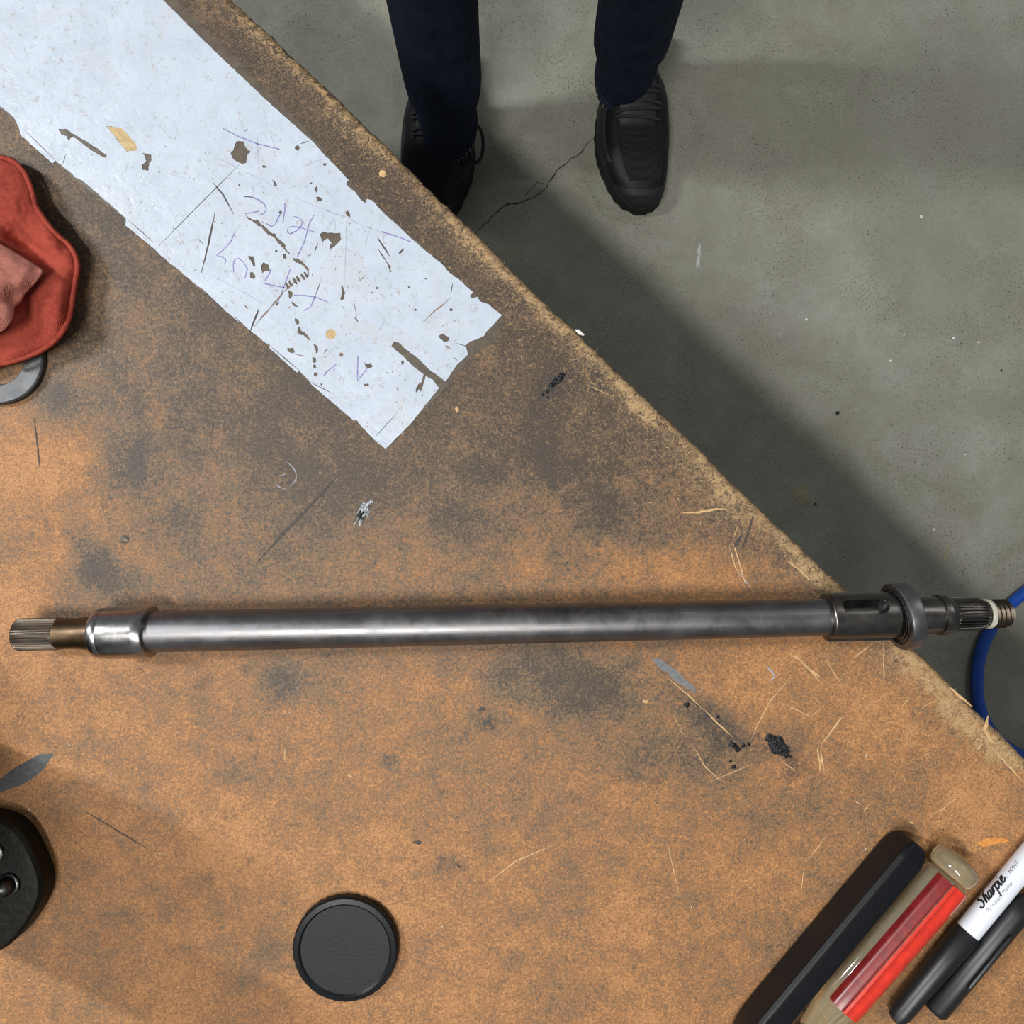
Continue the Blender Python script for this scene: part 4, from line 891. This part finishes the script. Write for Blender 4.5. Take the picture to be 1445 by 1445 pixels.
# white marker with its lettering
zm = BENCH + 0.0058; md = Vector((0.636, 0.771, 0)).normalized()
Am = P(1421.5, 1247, zm)          # a point on the axis near the bottom edge of the photograph
mk = empty('marker_pen', (Am.x, Am.y, BENCH), 'white marker pen with black script lettering at the lower right corner', 'marker')
RM = 0.0053
revolve('barrel', Am, md, [(-0.030, .0050), (-0.0295, RM), (0.0, RM), (0.05, RM), (0.062, RM), (0.066, .0052), (0.068, .004), (0.0685, .001)], M['barrel'], mk, 48)
revolve('cap', Am, md, [(-0.0850, .002), (-0.084, .0036), (-0.080, .0048), (-0.05, .0055), (-0.0305, .0060), (-0.030, .0057)], M['print'], mk, 48)['label'] = 'black pen cap'
mside = md.cross(Vector((0, 0, 1))).normalized(); mup = mside.cross(md).normalized()   # mside = right side of reading direction = lower right
def on_barrel(s, h, lift=0.00006):   # s metres along, h metres up the letter from centre line (letter top = upper left)
    th = -h / RM; r = RM + lift; return Am + md * s + mside * (r * math.sin(th)) + mup * (r * math.cos(th))
def barrel_strokes(strokes, s0, h0, size, w, mat, name, slant=0.25):
    V = []; F = []
    for st in strokes:
        pts = [Vector(p) for p in st]; out = []
        m = len(pts)
        for i in range(m - 1):
            p0 = pts[max(i - 1, 0)]; p1 = pts[i]; p2 = pts[i + 1]; p3 = pts[min(i + 2, m - 1)]
            for j in range(6):
                t = j / 6; out.append(0.5 * ((2 * p1) + (-p0 + p2) * t + (2 * p0 - 5 * p1 + 4 * p2 - p3) * t * t + (-p0 + 3 * p1 - 3 * p2 + p3) * t ** 3))
        out.append(pts[-1]); b = len(V)
        for i, p in enumerate(out):
            d_ = (out[min(i + 1, len(out) - 1)] - out[max(i - 1, 0)]); d_ = d_.normalized() if d_.length else Vector((1, 0)); nn = Vector((-d_.y, d_.x)) * w * (0.7 + .5 * abs(d_.y)) * .5
            for q in (p - nn, p + nn): V.append(on_barrel(s0 + (q.x + slant * q.y) * size, h0 + q.y * size))
        for i in range(len(out) - 1): a = b + 2 * i; F.append((a, a + 2, a + 3, a + 1))
    return adopt(mesh(name, V, F, mat), mk)
# script S h a r p i e .
S_ = [[(.85, 1.45), (.6, 1.6), (.25, 1.45), (.25, 1.1), (.6, .75), (.7, .35), (.4, 0), (0, .1), (-.1, .35)],
      [(1.1, .0), (1.25, .9), (1.45, 1.6), (1.25, 1.2), (1.1, 0), (1.3, .7), (1.6, .8), (1.6, .4), (1.6, .05), (1.85, .15)],
      [(2.5, .75), (2.15, .8), (1.95, .4), (2.1, .02), (2.4, .3), (2.55, .75), (2.5, .3), (2.6, .02), (2.8, .15)],
      [(2.8, .15), (2.95, .8), (2.95, .1), (3.05, .6), (3.3, .82), (3.45, .7)],
      [(3.6, .8), (3.5, .2), (3.35, -.8)], [(3.55, .4), (3.8, .82), (4.1, .7), (4.05, .25), (3.75, .0), (3.55, .15)],
      [(4.35, .78), (4.3, .3), (4.4, .02), (4.6, .15)], [(4.45, 1.12), (4.5, 1.2)],
      [(4.8, .35), (5.1, .5), (5.15, .78), (4.9, .78), (4.75, .4), (4.9, .02), (5.25, .1), (5.5, .35)], [(5.75, .02), (5.82, .1)]]
barrel_strokes(S_, -0.0168, 0.0050, 0.00330, 0.26, M['print'], 'script_lettering', .3)['label'] = 'black script word Sharpie'
def barrel_text(txt, s0, h0, size, mat, name):
    cu = bpy.data.curves.new('t', 'FONT'); cu.body = txt; cu.size = 1.0; cu.shear = 0.2; tmp = bpy.data.objects.new('t', cu); COL.objects.link(tmp)
    me_ = bpy.data.meshes.new_from_object(tmp.evaluated_get(bpy.context.evaluated_depsgraph_get())); bpy.data.objects.remove(tmp); me_.name = name
    for v in me_.vertices: v.co = on_barrel(s0 + v.co.x * size, h0 + v.co.y * size)
    me_.materials.clear(); return adopt(link(name, me_, mat), mk)
barrel_text('POINT', 0.0044, 0.0052, 0.0022, M['print'], 'small_lettering')['label'] = 'small black word POINT'
barrel_text('Permanent Marker', -0.0165, 0.0020, 0.0024, M['greyprint'], 'small_lettering')['label'] = 'small grey words Permanent Marker'
# second, black marker lying against it
Am2 = Am + mside * 0.0117; mk2 = empty('marker_pen', (Am2.x, Am2.y, BENCH), 'all-black marker pen lying against the white marker at the lower right corner', 'marker')
revolve('barrel', Am2 - md * 0.01 + Vector((0, 0, 0.0002)), md, [(-0.06, .004), (-0.058, .0055), (0.0, .0058), (0.002, .0058), (0.008, .0050), (0.012, .002)], M['print'], mk2, 40)
revolve('pocket_clip', Am2 - md * 0.05 + Vector((0, 0, 0.0068)), md, [(0, .0006), (0.002, .0011), (0.03, .0011), (0.032, .0006)], M['print'], mk2, 12)

# ------------------------------------------------------------------ dark bolted casting at the lower left
cc = P(-46, 1250, BENCH + 0.012); hub = empty('bolted_hub', (cc.x, cc.y, BENCH), 'greasy black cast hub with domed bolts at the lower left corner', 'machine part')
def vrev(name, cx, cy, z0, prof, mat, parent, seg=72, rf=None, deg=35):
    V = []; F = []
    for (r, z) in prof:
        for s in range(seg):
            th = 2 * PI * s / seg; q = r if rf is None else rf(th, r, z); V.append((cx + q * math.cos(th), cy + q * math.sin(th), z0 + z))
    n = len(prof)
    for i in range(n - 1):
        for s in range(seg): t = (s + 1) % seg; F.append((i * seg + s, i * seg + t, (i + 1) * seg + t, (i + 1) * seg + s))
    F.append(tuple(range(seg))); F.append(tuple((n - 1) * seg + s for s in reversed(range(seg))))
    o = mesh(name, V, F, mat); bm = bmesh.new(); bm.from_mesh(o.data); bmesh.ops.recalc_face_normals(bm, faces=bm.faces); bm.to_mesh(o.data); bm.free(); sharp(o, deg); return adopt(o, parent)
hr = 0.0338
vrev('flange', cc.x, cc.y, BENCH, [(hr - .001, 0), (hr, .001), (hr, .010), (hr - .0015, .0115), (hr - .005, .0120), (0.012, .0125)], M['casting'], hub, 96, lambda th, r, z: r * (1 + 0.02 * math.cos(6 * th + .5) * (1 if r > .03 else 0)))
tb = P(-92, 1230, BENCH)
vrev('tall_boss', tb.x, tb.y, BENCH, [(0.0150, .001), (0.0150, .018), (0.0205, .024), (0.0210, .170), (0.0222, .172), (0.0222, .184), (0.021, .187), (0.009, .188), (0.008, .170)], M['casting'], hub, 64)  # mostly out of view; height shaped to cast the shadow beside the hub
sb = P(-146, 1066, BENCH)
vrev('shadow_post', sb.x, sb.y, BENCH, [(0.024, 0), (0.026, .003), (0.026, .150), (0.024, .156), (0.010, .158)], M['casting'], hub, 48)  # added unseen post, placed to cast the long soft shadow across the bench
def slab(name, p, q, w, z0, z1, mat, parent):
    d_ = (q - p).to_2d().normalized(); n_ = Vector((-d_.y, d_.x)) * w; V = [(c.x + s_ * n_.x, c.y + s_ * n_.y, z) for z in (z0, z1) for c, s_ in ((p, 1), (p, -1), (q, -1), (q, 1))]
    o = mesh(name, V, [(3, 2, 1, 0), (4, 5, 6, 7), (0, 1, 5, 4), (1, 2, 6, 5), (2, 3, 7, 6), (3, 0, 4, 7)], mat); bm = bmesh.new(); bm.from_mesh(o.data); bmesh.ops.recalc_face_normals(bm, faces=bm.faces); bmesh.ops.bevel(bm, geom=bm.edges[:], offset=.001, segments=2, affect='EDGES'); bm.to_mesh(o.data); bm.free(); return adopt(o, parent)
slab('shadow_post_web', tb, sb, 0.006, BENCH + 0.002, BENCH + 0.06, M['casting'], hub)  # added link joining the unseen shadow post to the hub
for i in range(6):
    a = math.radians(2 + 50 * i)
    x, y = cc.x + 0.0195 * math.cos(a), cc.y + 0.0195 * math.sin(a)
    if x < P(-5, 1200).x: continue
    b_ = vrev('bolt', x, y, BENCH + 0.0118, [(0.0055, 0), (0.0055, 0.0012), (0.0050, 0.0015), (0.0042, 0.0016), (0.0040, .0045), (0.0032, .0062), (0.0016, .0071), (0.0004, .0073)], M['bolt'], hub, 24)
    b_['label'] = 'domed steel bolt with washer'
# small black lid at the bottom of the photograph
lc = P(487, 1340, BENCH + 0.004); lid = empty('jar_lid', (lc.x, lc.y, BENCH), 'round black plastic lid at the bottom centre of the bench', 'lid')
lr = 73.5 * k
vrev('lid_rim', lc.x, lc.y, BENCH, [(lr - .0008, 0), (lr, .0006), (lr, .0036), (lr - .0008, .0046), (lr - .003, .0050), (lr - .004, .0042), (0.004, .0040)], M['blackplastic'], lid, 96, lambda th, r, z: r + (0.0002 * math.cos(60 * th) if z < .0037 and z > .0003 else 0))

# ------------------------------------------------------------------ blue air hose on the floor
hpts = [(1700, 690), (1600, 735), (1500, 797), (1446, 836), (1410, 870), (1386, 915), (1379, 960), (1384, 1003), (1402, 1036), (1434, 1062), (1480, 1080), (1560, 1090), (1700, 1080)]
W = []
for i in range(1, len(hpts) - 2):
    p0, p1, p2, p3 = [Vector(hpts[i + q]) for q in (-1, 0, 1, 2)]
    for j in range(10):
        t = j / 10; q = 0.5 * ((2 * p1) + (-p0 + p2) * t + (2 * p0 - 5 * p1 + 4 * p2 - p3) * t * t + (-p0 + 3 * p1 - 3 * p2 + p3) * t ** 3); W.append(P(q.x, q.y, 0.0092))
tag(tube('air_hose', W, 0.0090, M['hose'], 16), 'glossy blue air hose curving over the concrete floor beyond the shaft end', 'hose')

# ------------------------------------------------------------------ person standing beyond the bench
per = empty('person', (0.03, 0.68, 0), 'person in dark jeans and black sneakers standing on the concrete beyond the bench', 'person')
def shoe(dx, dy, mirror=False, loop=False, bx0=890):
    ol = [(839, 190), (840.8, 218.6), (848, 242.8), (861.7, 272), (878, 291), (902, 301), (921.7, 296), (932.4, 283.5), (938, 262), (941.6, 223.5), (942, 194), (938, 160), (928, 130), (922, 100), (921, 70), (912, 50), (893, 44), (874, 50), (862, 70), (856, 100), (850, 130), (842, 160)]
    q = spline_closed(ol, 6)
    if mirror: q = [Vector((2 * bx0 - p.x, p.y)) for p in q]
    pts = [P(p.x + dx, p.y + dy, 0.012).to_2d() for p in q]
    cx = sum(p.x for p in pts) / len(pts); cy = sum(p.y for p in pts) / len(pts); c = Vector((cx, cy)); n = len(pts)
    V = []; F = []; lev = [(0.97, 0.0), (1.0, 0.002), (1.0, 0.010), (0.985, 0.012), (1.0, 0.014), (0.99, 0.024), (0.955, 0.027)]
    for li, (s, z) in enumerate(lev):
        for i, p in enumerate(pts):
            w = c + (p - c) * s
            if li in (1, 2, 4) and (i // 2) % 2: w = c + (p - c) * (s - 0.012)
            V.append((w.x, w.y, z))
    for l in range(len(lev) - 1):
        for i in range(n): j = (i + 1) % n; F.append((l * n + i, l * n + j, (l + 1) * n + j, (l + 1) * n + i))
    F.append(tuple(range(n))); F.append(tuple((len(lev) - 1) * n + i for i in range(n)))
    root = empty('shoe', (0, 0, 0), 'x', 'x'); del root['label']; del root['category']; root.parent = per; root.matrix_parent_inverse = Matrix.Translation(-Vector(per.location))
    def fin(o, deg=50):
        bm = bmesh.new(); bm.from_mesh(o.data); bmesh.ops.recalc_face_normals(bm, faces=bm.faces); bm.to_mesh(o.data); bm.free(); sharp(o, deg); o.parent = root; return o
    fin(mesh('sole', V, F, M['sole']))
    ys = [p.y for p in pts]; y_toe, y_heel = min(ys), max(ys); L = y_heel - y_toe
    def span(y):
        xs = []
        for i in range(n):
            a, b = pts[i], pts[(i + 1) % n]
            if (a.y - y) * (b.y - y) <= 0 and a.y != b.y: xs.append(a.x + (b.x - a.x) * (y - a.y) / (b.y - a.y))
        return (min(xs), max(xs)) if len(xs) > 1 else (cx, cx)
    def top_h(t):   # t 0 toe .. 1 heel
        return np.interp(t, [0, .04, .12, .25, .38, .52, .62, .70, .85, .95, 1.0], [.030, .044, .054, .060, .070, .088, .098, .088, .084, .092, .085])
    def surf(t, s, off=0.0):   # s -1..1 across
        y = y_toe + L * (0.012 + 0.976 * t); a, b = span(y); m_, hw = (a + b) / 2, max((b - a) / 2 - 0.0025, 0.002); h = top_h(t) - 0.022
        ph = s * PI / 2; narrow = 1.0 if t < .4 else 1.0
        x = m_ + (hw + off) * math.copysign(abs(math.sin(ph)) ** 0.75, s); z = 0.022 + (h + off) * max(math.cos(ph), 0) ** (0.62 if t < .3 else 0.9)
        return Vector((x, y, z))
    V = []; F = []; nt, ns = 60, 40
    for i in range(nt + 1):
        t = i / nt
        for j in range(ns + 1): V.append(surf(t, -1 + 2 * j / ns))
    for i in range(nt):
        for j in range(ns):
            a = i * (ns + 1) + j; F.append((a, a + 1, a + ns + 2, a + ns + 1))
    fin(mesh('upper', V, F, M['shoe']))
    def patch(name, t0, t1, s0, s1, mat, off, nt=16, ns=16, shape=None):
        V = []; F = []
        for i in range(nt + 1):
            for j in range(ns + 1):
                u, v = i / nt, j / ns; t, s = (t0 + (t1 - t0) * u, s0 + (s1 - s0) * v)
                if shape: t, s = shape(u, v)
                e = 0.0 if i in (0, nt) or j in (0, ns) else off; V.append(surf(max(0.0, min(1, t)), max(-1, min(1, s)), e))
        for i in range(nt):
            for j in range(ns): a = i * (ns + 1) + j; F.append((a, a + 1, a + ns + 2, a + ns + 1))
        return fin(mesh(name, V, F, mat))
    sg = -1 if mirror else 1
    patch('toe_guard', 0, .1, -.9, .9, M['shoe_panel'], 0.0016, shape=lambda u, v: (0.005 + u * (0.07 + 0.05 * abs(2 * v - 1) ** 2), (-.95 + 1.9 * v)))
    patch('mesh_panel', .13, .40, -.3, .75, M['knit'], 0.0013, 20, 20, shape=lambda u, v: (0.11 + 0.30 * u, sg * ((-.30 + 0.95 * v) * (0.75 + 0.3 * u))))
    patch('side_overlay', .3, .5, .5, .9, M['shoe_panel'], 0.0016, shape=lambda u, v: (0.30 + .35 * u, sg * (.62 + .36 * v)))
    patch('side_overlay', .3, .5, -.9, -.5, M['shoe_panel'], 0.0016, shape=lambda u, v: (0.22 + .45 * u, sg * (-.58 - .38 * v)))
    patch('tongue', .40, .60, -.28, .28, M['shoe_panel'], 0.0030, shape=lambda u, v: (0.37 + .25 * u, (-.26 + .52 * v) * (1 + .1 * u)))
    for i in range(6):
        t = 0.40 + .036 * i; pt = [surf(t + 0.018 * q, -.32 + .64 * q, 0.0045) for q in [a / 10 for a in range(11)]] if i % 2 else [surf(t + 0.018 * (1 - q), -.32 + .64 * q, 0.0055) for q in [a / 10 for a in range(11)]]
        o = tube('lace', pt, 0.0024, M['lace'], 8); o.parent = root
    if loop:
        lx, ly = P(672, 204, 0.05).x, P(672, 204, 0.05).y; pt = [Vector((lx + 0.011 * math.sin(a) , ly + 0.024 * math.cos(a), 0.052 + 0.010 * math.cos(a))) for a in [i * 2 * PI / 26 for i in range(27)]]
        o = tube('lace_loop', pt, 0.0026, M['lace'], 8); o.parent = root
        pt = [Vector((lx - .006, ly + .022, .06)), Vector((lx - .02, ly + .016, .07)), Vector((lx - .04, ly + .01, .078))]; o = tube('lace_loop', pt, 0.0022, M['lace'], 8); o.parent = root
    return root
shoe(0, 0, False, False)
s2 = shoe(-271, 24, True, True)

def skin(name, pts, edges, radii, mat, parent, subd=2, root=0):
    me_ = bpy.data.meshes.new(name); me_.from_pydata(pts, edges, []); o = link(name, me_, mat)
    m_ = o.modifiers.new('skin', 'SKIN'); m_.use_smooth_shade = True
    for i, r in enumerate(radii):
        r = r if isinstance(r, tuple) else (r, r); me_.skin_vertices[0].data[i].radius = r
    me_.skin_vertices[0].data[root].use_root = True
    s_ = o.modifiers.new('sub', 'SUBSURF'); s_.levels = subd; s_.render_levels = subd
    # bake so that the reported shape is the real one
    dg = bpy.context.evaluated_depsgraph_get(); new = bpy.data.meshes.new_from_object(o.evaluated_get(dg)); bpy.data.objects.remove(o); new.name = name
    for p in new.polygons: p.use_smooth = True
    new.materials.clear(); o = link(name, new, mat); return adopt(o, parent)
# trousers: pelvis root, two legs down to the hems
LH = Vector((-0.098, 0.602, 0.078)); RH = Vector((0.172, 0.672, 0.078))
pv = Vector((0.035, 0.70, 0.96))
pts = [pv, pv + Vector((0, 0.0, 0.10)), Vector((-0.055, 0.70, 0.88)), Vector((-0.080, 0.675, 0.68)), Vector((-0.092, 0.640, 0.48)), Vector((-0.100, 0.640, 0.28)), LH,
       Vector((0.125, 0.70, 0.88)), Vector((0.150, 0.690, 0.68)), Vector((0.165, 0.672, 0.48)), Vector((0.172, 0.695, 0.28)), RH]
skin('jeans', pts, [(0, 1), (0, 2), (2, 3), (3, 4), (4, 5), (5, 6), (0, 7), (7, 8), (8, 9), (9, 10), (10, 11)], [(.155, .11), (.150, .105), (.096, .100), (.082, .086), (.064, .068), (.058, .062), (.050, .060), (.096, .100), (.082, .086), (.064, .068), (.058, .062), (.050, .060)], M['denim'], per)['label'] = 'dark blue denim jeans'
jm = bpy.data.objects['jeans'].data; bm = bmesh.new(); bm.from_mesh(jm)
for H, K, C_ in ((LH, Vector((-0.092, 0.640, 0.50)), Vector((-0.100, 0.640, 0.28))), (RH, Vector((0.165, 0.672, 0.50)), Vector((0.172, 0.695, 0.28)))):
    rows_ = []; seg = 48; nn_ = 26
    for i in range(nn_ + 1):
        t = i / nn_; c_ = K * (1 - t) ** 2 + C_ * 2 * t * (1 - t) + H * t * t
        rx = 0.060 * (1 - t) + 0.0435 * t + 0.0016 * math.sin(i * 1.9) * t; ry = 0.062 * (1 - t) + 0.0565 * t + 0.0016 * math.sin(i * 1.9 + 1) * t
        rows_.append([bm.verts.new(Vector((c_.x + rx * math.cos(2 * PI * s_ / seg), c_.y + ry * math.sin(2 * PI * s_ / seg), c_.z - 0.004 * t + 0.010 * t * math.sin(2 * PI * s_ / seg)))) for s_ in range(seg)])
    for i in range(nn_):
        for s_ in range(seg): f_ = bm.faces.new((rows_[i][s_], rows_[i + 1][s_], rows_[i + 1][(s_ + 1) % seg], rows_[i][(s_ + 1) % seg])); f_.smooth = True
bmesh.ops.recalc_face_normals(bm, faces=bm.faces); bm.to_mesh(jm); bm.free()
for H in (LH, RH):
    V = []; F = []; seg = 48; pr = [(.046, .000), (.051, -.001), (.0525, .004), (.0525, .018), (.050, .021), (.045, .020)]
    for (r, z) in pr:
        for s in range(seg): th = 2 * PI * s / seg; V.append((H.x + r * math.cos(th) * .86, H.y + r * 1.15 * math.sin(th), H.z - 0.018 + z + 0.010 * math.sin(th)))
    for i in range(len(pr)):
        j = (i + 1) % len(pr)
        for s in range(seg): t = (s + 1) % seg; F.append((i * seg + s, i * seg + t, j * seg + t, j * seg + s))
    hm = mesh('hem', V, F, M['denim'], None, True); bm = bmesh.new(); bm.from_mesh(hm.data); bmesh.ops.recalc_face_normals(bm, faces=bm.faces); bm.to_mesh(hm.data); bm.free(); adopt(hm, per)
    V = []; F = []
    for i in range(40):
        th = 2 * PI * i / 40; 
        for (r, z, dt) in ((.0530, .004, 0), (.0530, .004, .05), (.0530, .013, .05), (.0530, .013, 0)):
            V.append((H.x + r * math.cos(th + dt) * .86, H.y + r * 1.15 * math.sin(th + dt), H.z - 0.018 + z + 0.010 * math.sin(th)))
        b_ = 4 * i; F.append((b_, b_ + 1, b_ + 2, b_ + 3))
    adopt(tag(mesh('hem_stitching', V, F, M['thread']), kind='stuff'), per)
# body (skin) : torso, neck, head, arms, hands with fingers
bp = []; be = []; br = []
def add(p, r, par=None):
    bp.append(tuple(p)); br.append(r); i = len(bp) - 1
    if par is not None: be.append((par, i))
    return i
b0 = add((0.035, 0.70, 1.00), (.135, .095)); b1 = add((0.035, 0.70, 1.16), (.130, .095), b0); b2 = add((0.035, 0.695, 1.32), (.150, .105), b1); b3 = add((0.035, 0.70, 1.43), (.10, .085), b2); b4 = add((0.035, 0.695, 1.50), (.056, .058), b3)
b5 = add((0.035, 0.685, 1.57), (.060, .070), b4); b6 = add((0.035, 0.68, 1.645), (.076, .092), b5); b7 = add((0.035, 0.685, 1.70), (.066, .080), b6)
hands = []
for sx in (-1, 1):
    a = add((0.035 + sx * .17, 0.70, 1.41), .058, b3); a2 = add((0.035 + sx * .215, 0.71, 1.26), .046, a); a3 = add((0.035 + sx * .235, 0.715, 1.12), .040, a2); a4 = add((0.035 + sx * .235, 0.685, 0.98), .033, a3); a5 = add((0.035 + sx * .232, 0.655, 0.87), .025, a4); a6 = add((0.035 + sx * .230, 0.645, 0.80), (.018, .034), a5)
    hands.append((sx, Vector(bp[a6])))
body = skin('body', bp, be, br, M['skin'], per)
for sx, h in hands:
    for f in range(4):
        y = h.y - 0.027 + f * 0.018; L = (0.036, 0.042, 0.040, 0.032)[f]
        fp = [Vector((h.x, y, h.z + .01)), Vector((h.x, y - .001, h.z - .028)), Vector((h.x - sx * .006, y - .004, h.z - .028 - L)), Vector((h.x - sx * .018, y - .006, h.z - .028 - L * 1.75))]
        skin('finger', [tuple(p) for p in fp], [(0, 1), (1, 2), (2, 3)], [.009, .0092, .0085, .0072], M['skin'], body if False else per, 1)
    fp = [Vector((h.x - sx * .004, h.y - .022, h.z + .02)), Vector((h.x - sx * .012, h.y - .045, h.z - .002)), Vector((h.x - sx * .016, h.y - .055, h.z - .032)), Vector((h.x - sx * .018, h.y - .056, h.z - .055))]
    skin('thumb', [tuple(p) for p in fp], [(0, 1), (1, 2), (2, 3)], [.012, .011, .0098, .0082], M['skin'], per, 1)
sp_ = []; se = []; sr = []
bp, be, br = sp_, se, sr
c1 = add((0.035, 0.70, 0.93), (.160, .120)); c0 = add((0.035, 0.70, 1.04), (.156, .116), c1); c2 = add((0.035, 0.70, 1.16), (.150, .115), c0); c3 = add((0.035, 0.695, 1.32), (.165, .120), c2); c4 = add((0.035, 0.70, 1.43), (.110, .096), c3); c5 = add((0.035, 0.698, 1.475), (.068, .068), c4)
for sx in (-1, 1):
    a = add((0.035 + sx * .17, 0.70, 1.41), .070, c4); a2 = add((0.035 + sx * .215, 0.71, 1.26), .060, a); a3 = add((0.035 + sx * .235, 0.715, 1.13), .056, a2)
skin('shirt', sp_, se, sr, M['shirt'], per)['label'] = 'dark grey short-sleeved shirt'
def ell(name, c, r, mat, cut=None, seg=32, rg=20):
    V = []; F = []
    bm = bmesh.new(); bmesh.ops.create_uvsphere(bm, u_segments=seg, v_segments=rg, radius=1.0)
    for v in bm.verts: v.co = Vector((c[0] + v.co.x * r[0], c[1] + v.co.y * r[1], c[2] + v.co.z * r[2]))
    if cut: bmesh.ops.delete(bm, geom=[v for v in bm.verts if cut(v.co)], context='VERTS')
    m_ = bpy.data.meshes.new(name); bm.to_mesh(m_); bm.free(); return adopt(link(name, m_, mat, None, True), per)
fz = 1.655
ell('hair', (0.035, .698, 1.685), (.082, .100, .085), M['hair'], lambda co: co.y < .66 and co.z < 1.70)
for sx in (-1, 1):
    ell('eye', (0.035 + sx * .030, .603, fz), (.013, .010, .009), M['eye'], None, 16, 10); ell('iris', (0.035 + sx * .030, .595, fz), (.006, .004, .006), M['iris'], None, 12, 8)
    ell('eyebrow', (0.035 + sx * .031, .600, fz + .020), (.017, .006, .004), M['hair'], None, 12, 8); ell('ear', (0.035 + sx * .078, .69, fz - .005), (.010, .020, .032), M['skin'], None, 16, 12)
ell('nose', (0.035, .590, fz - .025), (.013, .018, .024), M['skin'], None, 16, 12); ell('mouth', (0.035, .606, fz - .062), (.024, .008, .007), M['lip'], None, 16, 10)
